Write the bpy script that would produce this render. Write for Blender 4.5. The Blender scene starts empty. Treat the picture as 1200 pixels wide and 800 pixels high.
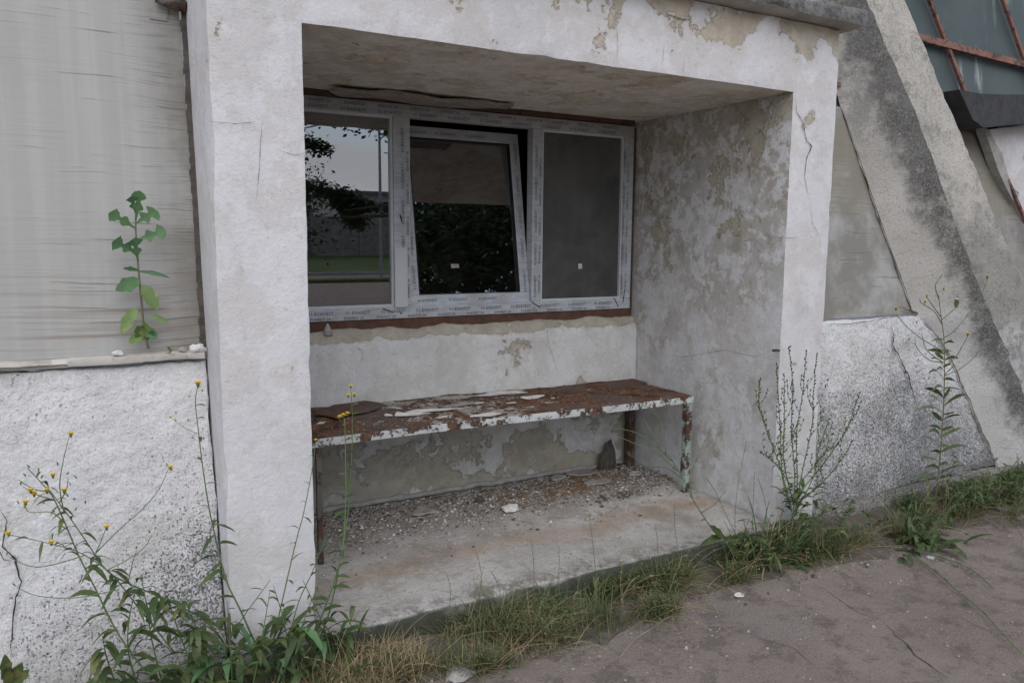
import bpy, bmesh, math, random
from mathutils import Vector, Matrix, noise as mn
R = math.radians
rnd = random.Random(7)
scene = bpy.context.scene
COL = scene.collection

# ---------------------------------------------------------------- camera
CAM_F = 925.53                       # focal length in photo pixels (1200 wide)
pi_, ro_, ya_ = R(7.341), R(.4703), R(29.4755)
CAM = Vector((-.7624, -2.8384, 1.6))
FW = Vector((math.sin(ya_)*math.cos(pi_), math.cos(ya_)*math.cos(pi_), -math.sin(pi_)))
_r = Vector((math.cos(ya_), -math.sin(ya_), 0)); _u = _r.cross(FW)
RT = _r*math.cos(ro_) + _u*math.sin(ro_)
UP = _u*math.cos(ro_) - _r*math.sin(ro_)
cd = bpy.data.cameras.new('camera'); cam = bpy.data.objects.new('camera', cd); COL.objects.link(cam)
cam.matrix_world = Matrix(((RT.x, UP.x, -FW.x, CAM.x), (RT.y, UP.y, -FW.y, CAM.y), (RT.z, UP.z, -FW.z, CAM.z), (0, 0, 0, 1)))
cd.lens = CAM_F/1200*36; cd.sensor_width = 36; cd.clip_start = .05; cd.clip_end = 2000
scene.camera = cam

# ---------------------------------------------------------------- world, sun, exposure
SUN_EL, SUN_AZ = 46, 200            # azimuth of the sun, measured from +Y clockwise
world = bpy.data.worlds.new('World'); scene.world = world; world.use_nodes = True
wt = world.node_tree; wt.nodes.clear()
wo = wt.nodes.new('ShaderNodeOutputWorld'); bg = wt.nodes.new('ShaderNodeBackground')
sky = wt.nodes.new('ShaderNodeTexSky'); sky.sky_type = 'NISHITA'; sky.sun_disc = False
sky.sun_elevation = R(SUN_EL); sky.sun_rotation = R(SUN_AZ); sky.air_density = 1.0; sky.dust_density = .4; sky.ozone_density = 1.0
# cloud cover: pale grey over the whole sky with bluer gaps
tc = wt.nodes.new('ShaderNodeTexCoord'); mp = wt.nodes.new('ShaderNodeMapping'); mp.inputs['Scale'].default_value = (1, 1, 4.5)
nz = wt.nodes.new('ShaderNodeTexNoise'); nz.inputs['Scale'].default_value = 2.2; nz.inputs['Detail'].default_value = 6
rp = wt.nodes.new('ShaderNodeValToRGB'); rp.color_ramp.elements[0].position = .4; rp.color_ramp.elements[1].position = .6
rp.color_ramp.elements[0].color = (.12, .12, .12, 1); rp.color_ramp.elements[1].color = (.97, .97, .97, 1)
mx = wt.nodes.new('ShaderNodeMix'); mx.data_type = 'RGBA'; mx.inputs[7].default_value = (5.75, 5.75, 6.2, 1)
wt.links.new(tc.outputs['Generated'], mp.inputs[0]); wt.links.new(mp.outputs[0], nz.inputs['Vector']); wt.links.new(nz.outputs[0], rp.inputs[0])
wt.links.new(rp.outputs[0], mx.inputs[0]); wt.links.new(sky.outputs[0], mx.inputs[6]); wt.links.new(mx.outputs[2], bg.inputs['Color'])
bg.inputs['Strength'].default_value = .15; wt.links.new(bg.outputs[0], wo.inputs[0])
sd = bpy.data.lights.new('sun', 'SUN'); sd.energy = 1.25; sd.angle = R(60); sd.color = (1, .955, .9)
sun = bpy.data.objects.new('sun', sd); COL.objects.link(sun)
az = R(SUN_AZ); sdir = Vector((math.sin(az)*math.cos(R(SUN_EL)), math.cos(az)*math.cos(R(SUN_EL)), math.sin(R(SUN_EL))))
sun.rotation_euler = (-sdir).to_track_quat('-Z', 'Y').to_euler(); sun.location = sdir*30
scene.view_settings.view_transform = 'Standard'; scene.view_settings.look = 'None'; scene.view_settings.gamma = 1
scene.view_settings.exposure = .5

# ---------------------------------------------------------------- helpers
def ray(px, py): return (RT*(px-600) - UP*(py-400) + FW*CAM_F).normalized()
def at(px, py, y):                   # the point of the vertical plane at depth y seen there
    d = ray(px, py); return CAM + d*((y-CAM.y)/d.y)
def at_z(px, py, z=0.):
    d = ray(px, py); return CAM + d*((z-CAM.z)/d.z)
WN, WK = Vector((0, 1, -.13)), .3-.13*1.2      # the leaning wall of the hall
def wall_y(z, off=0): return WK + .13*z + off
def at_w(px, py, off=0):
    d = ray(px, py); return CAM + d*((WK+off-WN.dot(CAM))/WN.dot(d))

def tag(o, label=None, cat=None, group=None, kind=None):
    if label: o['label'] = label
    if cat: o['category'] = cat
    if group: o['group'] = group
    if kind: o['kind'] = kind
    return o
def empty(name, loc=(0, 0, 0), **k):
    o = bpy.data.objects.new(name, None); COL.objects.link(o); o.location = loc; o.empty_display_size = .05
    bpy.context.view_layer.update() if False else None
    return tag(o, **k)
def mesh(name, verts, faces, mat, parent=None, smooth=False, sharp=None, mats=None, midx=None, **k):
    me = bpy.data.meshes.new(name); me.from_pydata([tuple(v) for v in verts], [], faces)
    for m_ in (mats or [mat]): me.materials.append(m_)
    if midx: me.polygons.foreach_set('material_index', midx)
    if smooth: me.polygons.foreach_set('use_smooth', [True]*len(me.polygons))
    me.update()
    if sharp and smooth: me.set_sharp_from_angle(angle=R(sharp))
    o = bpy.data.objects.new(name, me); COL.objects.link(o)
    if parent is not None:
        o.parent = parent
        # verts are given in world space; parents are unrotated Empties or meshes
        p, off = parent, Vector()
        while p is not None: off += Vector(p.location); p = p.parent
        o.location = -off
    return tag(o, **k)
def recentre(o):                      # puts the origin in the middle of the mesh (things need a base)
    me = o.data; c = Vector()
    xs = [v.co for v in me.vertices]
    c = Vector((sum(v.x for v in xs)/len(xs), sum(v.y for v in xs)/len(xs), min(v.z for v in xs)))
    me.transform(Matrix.Translation(-c)); o.location = Vector(o.location)+c
    return o

def lines(a, b, res):
    n = max(1, round((b-a)/res)); return [a+(b-a)*i/n for i in range(n+1)]
def merge_lines(*ls):
    out = []
    for l in ls:
        for v in l:
            if not out or v > out[-1]+1e-6: out.append(v)
    return out
def shell(xs, ys, zs, solid, amp=.003, sc=9., edge=.006, seed=0, warp=None, chip=0.):
    """boundary of the solid cells of a grid, welded, roughened, its arrises worn"""
    nx, ny, nz_ = len(xs)-1, len(ys)-1, len(zs)-1
    S = {}
    def s(i, j, k):
        if i < 0 or j < 0 or k < 0 or i >= nx or j >= ny or k >= nz_: return False
        v = S.get((i, j, k))
        if v is None: v = S[(i, j, k)] = bool(solid((xs[i]+xs[i+1])/2, (ys[j]+ys[j+1])/2, (zs[k]+zs[k+1])/2))
        return v
    vid, V, F, nrm = {}, [], [], {}
    def vv(i, j, k):
        t = (i, j, k)
        if t not in vid: vid[t] = len(V); V.append(Vector((xs[i], ys[j], zs[k]))); nrm[vid[t]] = Vector()
        return vid[t]
    D = [((-1, 0, 0), lambda i, j, k: [(i, j, k), (i, j, k+1), (i, j+1, k+1), (i, j+1, k)]),
         ((1, 0, 0), lambda i, j, k: [(i+1, j, k), (i+1, j+1, k), (i+1, j+1, k+1), (i+1, j, k+1)]),
         ((0, -1, 0), lambda i, j, k: [(i, j, k), (i+1, j, k), (i+1, j, k+1), (i, j, k+1)]),
         ((0, 1, 0), lambda i, j, k: [(i, j+1, k), (i, j+1, k+1), (i+1, j+1, k+1), (i+1, j+1, k)]),
         ((0, 0, -1), lambda i, j, k: [(i, j, k), (i, j+1, k), (i+1, j+1, k), (i+1, j, k)]),
         ((0, 0, 1), lambda i, j, k: [(i, j, k+1), (i+1, j, k+1), (i+1, j+1, k+1), (i, j+1, k+1)])]
    for i in range(nx):
        for j in range(ny):
            for k in range(nz_):
                if not s(i, j, k): continue
                for d, q in D:
                    if s(i+d[0], j+d[1], k+d[2]): continue
                    f = [vv(*t) for t in q(i, j, k)]; F.append(f)
                    for t in f: nrm[t] += Vector(d)
    out = []
    for t, v in enumerate(V):
        n = nrm[t]; ax = sum(1 for c in n if abs(c) > .5)
        p = v + Vector((seed*3.1, seed*1.7, 0))
        w = mn.noise_vector(p*sc)*amp + mn.noise_vector(p*sc*3.3)*amp*.45
        if ax >= 2:
            e = edge*(.6+.9*abs(mn.noise(p*14)))
            c = max(0, mn.noise(p*7+Vector((5, 5, 5)))-.28)*chip
            w -= Vector([math.copysign(1, c_) if abs(c_) > .5 else 0 for c_ in n])*(e+c)
        out.append(v + w)
    if warp: out = [warp(v) for v in out]
    return out, F
def boxv(x0, x1, y0, y1, z0, z1):
    V = [(x0, y0, z0), (x1, y0, z0), (x1, y1, z0), (x0, y1, z0), (x0, y0, z1), (x1, y0, z1), (x1, y1, z1), (x0, y1, z1)]
    return V, [(3, 2, 1, 0), (4, 5, 6, 7), (0, 1, 5, 4), (1, 2, 6, 5), (2, 3, 7, 6), (3, 0, 4, 7)]
class MB:
    def __init__(s): s.V = []; s.F = []; s.M = []
    def add(s, V, F, m=0):
        b = len(s.V); s.V += [Vector(v) for v in V]; s.F += [tuple(i+b for i in f) for f in F]; s.M += [m]*len(F)
    def box(s, *a, m=0): V, F = boxv(*a); s.add(V, F, m)
    def tube(s, pts, radii, n=6, m=0, cap=True):
        b = len(s.V); pts = [Vector(p) for p in pts]
        for i, p in enumerate(pts):
            d = (pts[min(i+1, len(pts)-1)]-pts[max(i-1, 0)]).normalized()
            a = d.cross(Vector((0.3, 1, .2))).normalized(); c = d.cross(a)
            r = radii[i] if isinstance(radii, (list, tuple)) else radii
            for q in range(n):
                t = 2*math.pi*q/n; s.V.append(p+(a*math.cos(t)+c*math.sin(t))*r)
        for i in range(len(pts)-1):
            for q in range(n):
                s.F.append((b+i*n+q, b+i*n+(q+1) % n, b+(i+1)*n+(q+1) % n, b+(i+1)*n+q)); s.M.append(m)
        if cap:
            s.F.append(tuple(b+q for q in range(n))[::-1]); s.M.append(m)
            s.F.append(tuple(b+(len(pts)-1)*n+q for q in range(n))); s.M.append(m)
    def build(s, name, mat, parent=None, **k):
        mats = mat if isinstance(mat, list) else None
        return mesh(name, s.V, s.F, mat, parent, mats=mats, midx=s.M if mats else None, **k)

# ---------------------------------------------------------------- node helpers
class N:
    def __init__(s, name):
        s.m = bpy.data.materials.new(name); s.m.use_nodes = True; s.t = s.m.node_tree; s.t.nodes.clear()
        s.out = s.n('ShaderNodeOutputMaterial'); s.co = s.n('ShaderNodeTexCoord').outputs['Object']
        s.geo = s.n('ShaderNodeNewGeometry').outputs['Position']
    def n(s, t): return s.t.nodes.new(t)
    def lk(s, a, b): s.t.links.new(a, b)
    def set(s, sock, v):
        if isinstance(v, (bpy.types.NodeSocket,)): s.lk(v, sock)
        elif isinstance(v, tuple) and len(v) == 3 and sock.type == 'RGBA': sock.default_value = (*v, 1)
        else: sock.default_value = v
    def map(s, v=None, scale=(1, 1, 1), loc=(0, 0, 0), rot=(0, 0, 0)):
        m = s.n('ShaderNodeMapping'); s.set(m.inputs[0], v or s.geo); m.inputs['Scale'].default_value = scale
        m.inputs['Location'].default_value = loc; m.inputs['Rotation'].default_value = rot; return m.outputs[0]
    def noise(s, scale, detail=5, rough=.55, dist=0, v=None):
        m = s.n('ShaderNodeTexNoise'); s.set(m.inputs['Vector'], v or s.geo)
        m.inputs['Scale'].default_value = scale; m.inputs['Detail'].default_value = detail; m.inputs['Roughness'].default_value = rough
        m.inputs['Distortion'].default_value = dist; return m.outputs[0]
    def vor(s, scale, feat='F1', v=None, out=0, rand=1):
        m = s.n('ShaderNodeTexVoronoi'); m.feature = feat; s.set(m.inputs['Vector'], v or s.geo); m.inputs['Scale'].default_value = scale
        m.inputs['Randomness'].default_value = rand
        return m.outputs[out]
    def sm(s, f, a, b, lo=0., hi=1.):
        m = s.n('ShaderNodeMapRange'); m.interpolation_type = 'SMOOTHSTEP'
        if a > b: a, b, lo, hi = b, a, hi, lo
        s.set(m.inputs[0], f); m.inputs[1].default_value = a; m.inputs[2].default_value = b; m.inputs[3].default_value = lo; m.inputs[4].default_value = hi
        return m.outputs[0]
    def mth(s, op, a, b=0., c=0.):
        m = s.n('ShaderNodeMath'); m.operation = op; s.set(m.inputs[0], a); s.set(m.inputs[1], b); s.set(m.inputs[2], c); return m.outputs[0]
    def mul(s, *a):
        r = a[0]
        for b in a[1:]: r = s.mth('MULTIPLY', r, b)
        return r
    def mix(s, f, a, b, mode='MIX'):
        m = s.n('ShaderNodeMix'); m.data_type = 'RGBA'; m.blend_type = mode; s.set(m.inputs[0], f); s.set(m.inputs[6], a); s.set(m.inputs[7], b); return m.outputs[2]
    def xyz(s, v=None):
        m = s.n('ShaderNodeSeparateXYZ'); s.set(m.inputs[0], v or s.geo); return m.outputs
    def warp(s, scale, amt, v=None):
        m = s.n('ShaderNodeTexNoise'); s.set(m.inputs['Vector'], v or s.geo); m.inputs['Scale'].default_value = scale; m.inputs['Detail'].default_value = 4
        a = s.n('ShaderNodeVectorMath'); a.operation = 'MULTIPLY_ADD'; s.lk(m.outputs[1], a.inputs[0]); a.inputs[1].default_value = (amt,)*3; s.set(a.inputs[2], v or s.geo)
        return a.outputs[0]
    def bump(s, h, strength=.4, dist=.004, nrm=None):
        m = s.n('ShaderNodeBump'); s.set(m.inputs['Height'], h); m.inputs['Strength'].default_value = strength; m.inputs['Distance'].default_value = dist
        if nrm: s.lk(nrm, m.inputs['Normal'])
        return m.outputs[0]
    def fin(s, col, rough=.85, nrm=None, spec=.3, metal=0, **k):
        b = s.n('ShaderNodeBsdfPrincipled'); s.set(b.inputs['Base Color'], col); s.set(b.inputs['Roughness'], rough)
        s.set(b.inputs['Specular IOR Level'], spec); s.set(b.inputs['Metallic'], metal)
        if nrm: s.lk(nrm, b.inputs['Normal'])
        for kk, v in k.items(): s.set(b.inputs[kk.replace('_', ' ')], v)
        s.lk(b.outputs[0], s.out.inputs[0]); return s.m
def fcrisp(n, scale, lo, w=.015, detail=9, rough=.6, dist=.6, off=(0, 0, 0)):
    return n.sm(n.noise(scale, detail, rough, dist, v=n.map(loc=off)), lo, lo+w)

# whitewashed plaster; stain density steered by where it stands on the wall
def m_plaster(name, base=(.62, .61, .625), masks=None, tan=(.36, .31, .24), grey=(.3, .295, .28), seed=0, tan_lo=.6, grey_amt=.5, rel=1., fine=.5, mott=0.):
    n = N(name); off = (seed*7.3, seed*3.9, seed*1.3)
    x, y, z = n.xyz(); vo = n.map(loc=off)
    big = n.noise(1.7, 6, .6, .2, v=vo)
    wv = n.warp(6, .03, v=vo)
    m = masks(n, x, y, z) if masks else 0.
    pn = n.noise(3.6, 12, .66, .15, v=wv)
    if masks: pn = n.mth('ADD', pn, n.mth('MULTIPLY', m, .22))
    flake = n.sm(pn, tan_lo, tan_lo+.018)                 # paint gone
    flake2 = n.sm(pn, tan_lo-.06, tan_lo+.02)
    c = n.mix(n.sm(big, .35, .68, 0, .4), base, tuple(b*.82 for b in base))
    # thin yellowed and greyed areas of the limewash
    c = n.mix(n.sm(n.noise(4.5, 9, .68, .1, v=n.map(loc=(off[0]+3, off[1], off[2]))),   .47, .55, 0, .42), c, (base[0]*.8, base[1]*.765, base[2]*.69))
    c = n.mix(n.sm(n.noise(11, 9, .7, .1, v=n.map(loc=(off[0]+1, off[1]+4, off[2]))), .53, .6, 0, .35), c, tuple(b*1.12 for b in base))
    if mott:
        mo = n.noise(5.2, 12, .7, .12, v=wv); area = n.sm(n.mth('ADD', big, n.mul(m, .5) if masks else 0.), .36, .6, .25, 1)
        dirt = n.mix(n.sm(n.noise(3, 6), .4, .6), grey, tan)
        c = n.mix(n.mul(n.sm(mo, .465, .52), area, mott), c, dirt)
        c = n.mix(n.mul(n.sm(n.noise(9, 12, .72, .1, v=n.map(loc=(off[0], off[1]+9, off[2]))), .53, .56), area, mott*.7), c, tuple(t*.8 for t in tan))
        c = n.mix(n.sm(n.noise(13, 12, .72, .1, v=n.map(loc=(off[0], off[1]+2, off[2]+6))), .545, .56, 0, mott), c, tuple(b*1.02 for b in base))
    c = n.mix(n.mul(flake2, .4), c, tuple(t*1.3 for t in tan))
    c = n.mix(n.mul(flake, n.sm(n.noise(20, 7, .7), .3, .65, .55, 1.)), c, n.mix(n.sm(n.noise(9, 8, .65), .4, .62), tan, tuple(t*1.3 for t in tan)))
    sm_ = n.noise(2.3, 8, .7, .3, v=n.map(loc=(off[0]+9, off[1], off[2]), scale=(1, 1, .55)))
    c = n.mix(n.mul(n.sm(sm_, .5, .72), grey_amt), c, grey)
    c = n.mix(n.sm(n.noise(24, 10, .78, v=n.map(loc=(off[0], 2, off[2]))), .56, .6, 0, fine*.8), c, tuple(t*1.15 for t in tan))
    c = n.mix(n.sm(n.noise(70, 6, .75), .56, .7, 0, fine), c, (.33, .32, .3))
    c = n.mix(n.sm(n.noise(210, 3, .7), .58, .68, 0, fine*.7), c, (.2, .19, .18))
    h = n.mth('ADD', n.mul(n.noise(9, 8, .7), 1.2), n.mul(n.mth('SUBTRACT', 1., flake), .9))
    h = n.mth('ADD', h, n.mul(n.noise(60, 6, .7), .5))
    h = n.mth('ADD', h, n.mul(n.noise(230, 4, .7), .14))
    return n.fin(c, .92, n.bump(h, .8*rel, .007), .15)

def g(n, s, a, b, lo=0., hi=1.): return n.sm(s, a, b, lo, hi)
M = {}
M['front'] = m_plaster('whitewashed_front', masks=lambda n, x, y, z: n.mth('SUBTRACT', n.mul(g(n, z, 2.38, 2.66), g(n, x, .3, 2.2, .3, .72)), n.mul(g(n, z, 2.25, 1.9, .0, .2), 1.)), seed=1, tan_lo=.63, grey_amt=.28, fine=.4)
M['ceiling'] = m_plaster('niche_ceiling', base=(.8, .76, .7), seed=2, tan=(.56, .48, .38), grey=(.55, .52, .46), tan_lo=.58, grey_amt=.4, mott=.6)
M['side'] = m_plaster('niche_side', base=(.62, .62, .635), masks=lambda n, x, y, z: n.mth('SUBTRACT', n.mul(g(n, z, .9, 2.2), .6), .3), tan=(.34, .305, .235), grey=(.38, .365, .33), seed=3, tan_lo=.62, grey_amt=.3, mott=.75)
M['back'] = m_plaster('niche_back', base=(.6, .6, .6), masks=lambda n, x, y, z: n.mth('SUBTRACT', n.mth('ADD', n.mul(g(n, z, .78, .5), .75), n.mul(g(n, z, 1.03, 1.09), 1.1)), .15), tan=(.31, .28, .225), seed=4, tan_lo=.61, grey_amt=.35, mott=.25)

def m_platform():
    n = N('dusty_concrete'); x, y, z = n.xyz()
    a = n.noise(4, 8, .6); c = n.mix(n.sm(a, .35, .65), (.36, .34, .315), (.46, .44, .415))
    yb = n.mth('ADD', y, n.mul(n.mth('SUBTRACT', n.noise(2.2, 6, .6), .5), .5))
    band = n.mul(n.sm(yb, .22, .34), n.sm(yb, .5, .38))
    c = n.mix(n.mul(band, n.sm(n.noise(9, 7, .7), .35, .6, .35, .9)), c, (.34, .265, .2))
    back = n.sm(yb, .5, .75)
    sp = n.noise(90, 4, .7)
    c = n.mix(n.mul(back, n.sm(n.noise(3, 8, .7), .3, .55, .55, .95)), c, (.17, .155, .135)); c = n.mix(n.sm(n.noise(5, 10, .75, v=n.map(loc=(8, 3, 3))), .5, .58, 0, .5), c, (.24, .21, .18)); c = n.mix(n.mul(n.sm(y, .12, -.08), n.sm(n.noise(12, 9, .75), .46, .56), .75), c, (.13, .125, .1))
    c = n.mix(n.mul(back, n.sm(sp, .55, .62, 0, .8)), c, (.5, .49, .47))
    c = n.mix(n.mul(n.sm(sp, .45, .33), .6), c, (.12, .11, .1)); c = n.mix(n.sm(n.noise(2.5, 8, .7, v=n.map(loc=(3, 3, 3))), .5, .62, 0, .45), c, (.2, .18, .155)); c = n.mix(n.sm(n.noise(33, 8, .75), .56, .62, 0, .5), c, (.46, .45, .43))
    # damp moss on the front edge
    low = n.sm(n.mth('ADD', y, n.mul(n.mth('SUBTRACT', n.noise(14, 5), .5), .03)), -.072, -.088)
    c = n.mix(n.mul(low, n.sm(n.noise(7, 6), .3, .5, .6, 1)), c, (.055, .06, .045))
    h = n.mth('ADD', n.mul(n.noise(30, 9, .78), 1.3), n.mul(n.vor(70), .4))
    return n.fin(c, .93, n.bump(h, .8, .008), .2)
M['platform'] = m_platform()

def m_rough(name, base, dark, dens, seed=0, extra=None, bump=1.):
    """roughcast with bare aggregate showing through worn whitewash"""
    n = N(name); off = (seed*3.3, seed*5.1, seed*.7); x, y, z = n.xyz()
    big = n.noise(1.6, 6, .6, .3, v=n.map(loc=off)); d = dens(n, x, y, z)
    e = n.mth('ADD', n.mth('SUBTRACT', big, .5), d)
    v = n.map(loc=off)
    pits = n.noise(120, 6, .8, 0, v=v)
    thr = n.mth('SUBTRACT', .655, n.mul(e, .2))
    pm = n.sm(n.mth('SUBTRACT', pits, thr), -.015, .03)
    pits2 = n.noise(26, 9, .75, .1, v=v)
    pm2 = n.sm(n.mth('SUBTRACT', pits2, n.mth('SUBTRACT', .66, n.mul(e, .16))), 0., .05)
    c = n.mix(n.sm(n.noise(5, 7, .65, v=v), .35, .65), base, tuple(b*.88 for b in base)); c = n.mix(n.sm(n.noise(85, 5, .8, v=v), .52, .6, 0, .4), c, tuple(b*.6 for b in base))
    c = n.mix(n.mul(n.sm(e, .1, .8, 0, .6), n.sm(n.noise(6, 9, .7, v=v), .35, .6)), c, tuple(q*2. for q in dark))
    c = n.mix(n.mul(pm2, .6), c, tuple(q*1.8 for q in dark))
    c = n.mix(n.mul(pm, .62), c, tuple(q*1.5 for q in dark))
    st = n.sm(n.vor(58, v=n.map(n.warp(45, .018, v=v), scale=(1, 1, .7))), .3, .2); sel = n.sm(n.mth('ADD', n.noise(6, 4, .6, v=v), n.mul(e, .22)), .56, .66)
    c = n.mix(n.mul(st, sel, .8), c, tuple(q*1.3 for q in dark))
    c = n.mix(n.sm(n.noise(2.6, 7, .6, 1), .6, .7, 0, .3), c, (.42, .37, .3))
    c = n.mix(n.sm(n.noise(1.9, 9, .7, v=n.map(loc=(off[0]+7, 1, off[2]))), .5, .62, 0, .4), c, (.5, .465, .41))
    c = n.mix(n.mul(n.sm(n.mth('ADD', z, n.mul(n.noise(5, 6), .15)), .32, .1), .55), c, (.25, .235, .21))
    if extra: c = extra(n, c, x, y, z)
    h = n.mth('SUBTRACT', n.mth('ADD', n.mul(n.noise(42, 7, .75, v=v), 1.), n.mul(n.noise(11, 5, .6), .8)), n.mul(pm, .55))
    return n.fin(c, .95, n.bump(h, bump, .012), .15)
M['plinth'] = m_rough('roughcast_plinth', (.8, .79, .79), (.15, .145, .145), lambda n, x, y, z: n.mth('ADD', n.mul(g(n, z, .95, .1), .3), n.mul(g(n, x, -.7, -.35), g(n, z, 1.05, .7), .22)), 1, bump=1.3)
def _right_dens(n, x, y, z): return n.mth('ADD', n.mul(g(n, x, 2.7, 3.9, .55, .75), g(n, z, 1.2, .2, .3, 1)), .05)
M['plinth_dark'] = m_rough('weathered_roughcast', (.78, .775, .78), (.17, .168, .17), _right_dens, 2, bump=1.2)
def m_strut():
    def extra(n, c, x, y, z): return c
    # above 1.15 m bare weathered concrete, below whitewash
    def dens(n, x, y, z):
        w = n.mul(n.mth('SUBTRACT', n.noise(3, 6, .6), .5), .9)
        return n.mth('ADD', n.mul(g(n, z, 1.12, 1.24), .25), n.mth('ADD', w, .18))
    return dens
def m_strut_side():
    n = N('weathered_strut'); x, y, z = n.xyz(); q = n.mth('ADD', x, n.mul(z, .62))       # across the leaning rib
    wob = n.mul(n.mth('SUBTRACT', n.noise(5, 8, .7), .5), .45)
    qq = n.mth('ADD', q, wob)
    white = n.mix(n.sm(n.noise(4, 6), .3, .7), (.62, .605, .585), (.55, .535, .51))
    top = n.mix(n.sm(n.noise(3, 6), .3, .7), (.5, .475, .44), (.57, .545, .505))
    zz = n.mth('ADD', z, n.mul(wob, .25))
    c = n.mix(n.sm(zz, 1.12, 1.2), white, top)
    dark = n.mul(n.sm(qq, 4.96, 5.12), n.sm(n.noise(8, 7, .75), .3, .5, .5, 1))
    c = n.mix(n.mul(dark, .93), c, n.mix(n.sm(n.noise(70, 6, .8), .45, .6), (.08, .078, .075), (.24, .235, .22)))
    c = n.mix(n.mul(n.sm(zz, 1.9, 2.5), n.sm(n.noise(4, 8, .7), .42, .6, .1, .75)), c, (.22, .215, .205))
    c = n.mix(n.sm(n.noise(90, 4, .7), .56, .66, 0, .55), c, (.2, .19, .18))
    c = n.mix(n.sm(n.noise(40, 6, .7), .6, .7, 0, .5), c, (.66, .65, .63))
    h = n.mth('ADD', n.noise(45, 8, .8), n.mul(n.noise(9, 5), .6))
    return n.fin(c, .95, n.bump(h, 1., .018), .15)
M['strut_side'] = m_strut_side()
def m_strut_front():
    n = N('bare_concrete_rib'); x, y, z = n.xyz()
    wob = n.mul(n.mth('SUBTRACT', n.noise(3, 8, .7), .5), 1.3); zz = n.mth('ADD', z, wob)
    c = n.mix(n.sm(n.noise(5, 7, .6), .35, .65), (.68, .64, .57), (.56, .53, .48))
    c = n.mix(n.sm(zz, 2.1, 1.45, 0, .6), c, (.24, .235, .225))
    c = n.mix(n.sm(n.noise(95, 6, .78), .5, .62, 0, .6), c, (.15, .148, .14))
    c = n.mix(n.sm(n.noise(14, 8, .75, 1), .58, .66, 0, .7), c, (.58, .56, .52))
    c = n.mix(n.mul(n.sm(z, 1.16, .98), n.sm(n.noise(10, 8, .7), .42, .52)), c, (.6, .595, .59))
    c = n.mix(n.sm(n.noise(7, 10, .75), .5, .6, 0, .5), c, (.2, .195, .185))
    h = n.mth('ADD', n.noise(45, 9, .8), n.mul(n.noise(12, 6), .8))
    return n.fin(c, .95, n.bump(h, 1., .022), .15)
M['strut_front'] = m_strut_front()

def m_sheet(name, xr, base=(.335, .33, .315), brown=0.):
    n = N(name); x, y, z = n.xyz()
    vs = n.noise(1, 4, .6, v=n.map(scale=(22, 1, .5)))
    c = n.mix(n.mul(n.sm(vs, .42, .66, 0, .4), n.sm(n.noise(1, 3, .6, v=n.map(scale=(2.5, 1, .6), loc=(6, 0, 0))), .35, .6)), tuple(b*.97 for b in base), tuple(b*1.2 for b in base))
    c = n.mix(n.sm(n.noise(2.2, 8, .65), .42, .62, 0, .1 if brown else .35), c, tuple(b*.8 for b in base))
    c = n.mix(n.sm(n.noise(1, 3, .5, v=n.map(scale=(7, 1, .35), loc=(3, 0, 0))), .55, .75, 0, .35), c, (.42, .39, .33))
    wz = n.mth('ADD', z, n.mul(n.noise(1.2, 2), .08))
    cb = n.n('ShaderNodeCombineXYZ'); n.lk(x, cb.inputs[0]); n.lk(wz, cb.inputs[2])
    sc = n.noise(1, 3, .5, v=n.map(cb.outputs[0], scale=(2.2, 1, 75)))
    sc2 = n.noise(1, 4, .6, v=n.map(cb.outputs[0], scale=(3.5, 1, 160), loc=(5, 0, 3)))
    right = n.sm(x, xr-.75, xr, .15, 1)
    low = n.mul(n.sm(z, 1.75, 1.25), 0. if brown else 1.)
    c = n.mix(n.mul(n.sm(n.mth('ADD', sc, n.mul(low, .035)), .63, .67), right, .85), c, (.1, .092, .08))
    c = n.mix(n.mul(n.sm(n.noise(1, 4, .6, v=n.map(cb.outputs[0], scale=(1.5, 1, 110), loc=(9, 0, 3))), .63, .68), .4), c, (.16, .15, .13))
    c = n.mix(n.mul(low, n.sm(n.noise(1, 3, .6, v=n.map(cb.outputs[0], scale=(1.1, 1, 40), loc=(2, 0, 8))), .5, .62), .5), c, (.24, .2, .16))
    c = n.mix(n.mul(n.sm(sc2, .55, .64), n.sm(x, xr-.3, xr-.02), 0. if brown else .8), c, (.1, .092, .08))
    edge = n.mul(n.sm(x, xr-.2, xr-.02), n.sm(n.noise(4, 6, .7), .3, .6, .3, 1))
    c = n.mix(n.mul(edge, .75), c, (.14, .125, .1))
    if brown: c = n.mix(n.mul(n.sm(n.mth('ADD', z, n.mul(n.noise(2), .12)), 1.8, 1.9), n.sm(sc, .35, .6, .3, .85)), c, (.22, .2, .155))
    h = n.mth('ADD', n.mul(sc, .8), n.mul(n.noise(3, 2), 2))
    return n.fin(c, .5, n.bump(h, .25, .004), .35)
M['sheet_left'] = m_sheet('stained_fibre_sheet', -.315)
M['sheet_right'] = m_sheet('stained_fibre_sheet_right', 2.2, base=(.42, .42, .405), brown=1.)
M['sheet_far'] = m_sheet('stained_fibre_sheet_far', 3.6, base=(.4, .4, .39), brown=1.)

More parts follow.
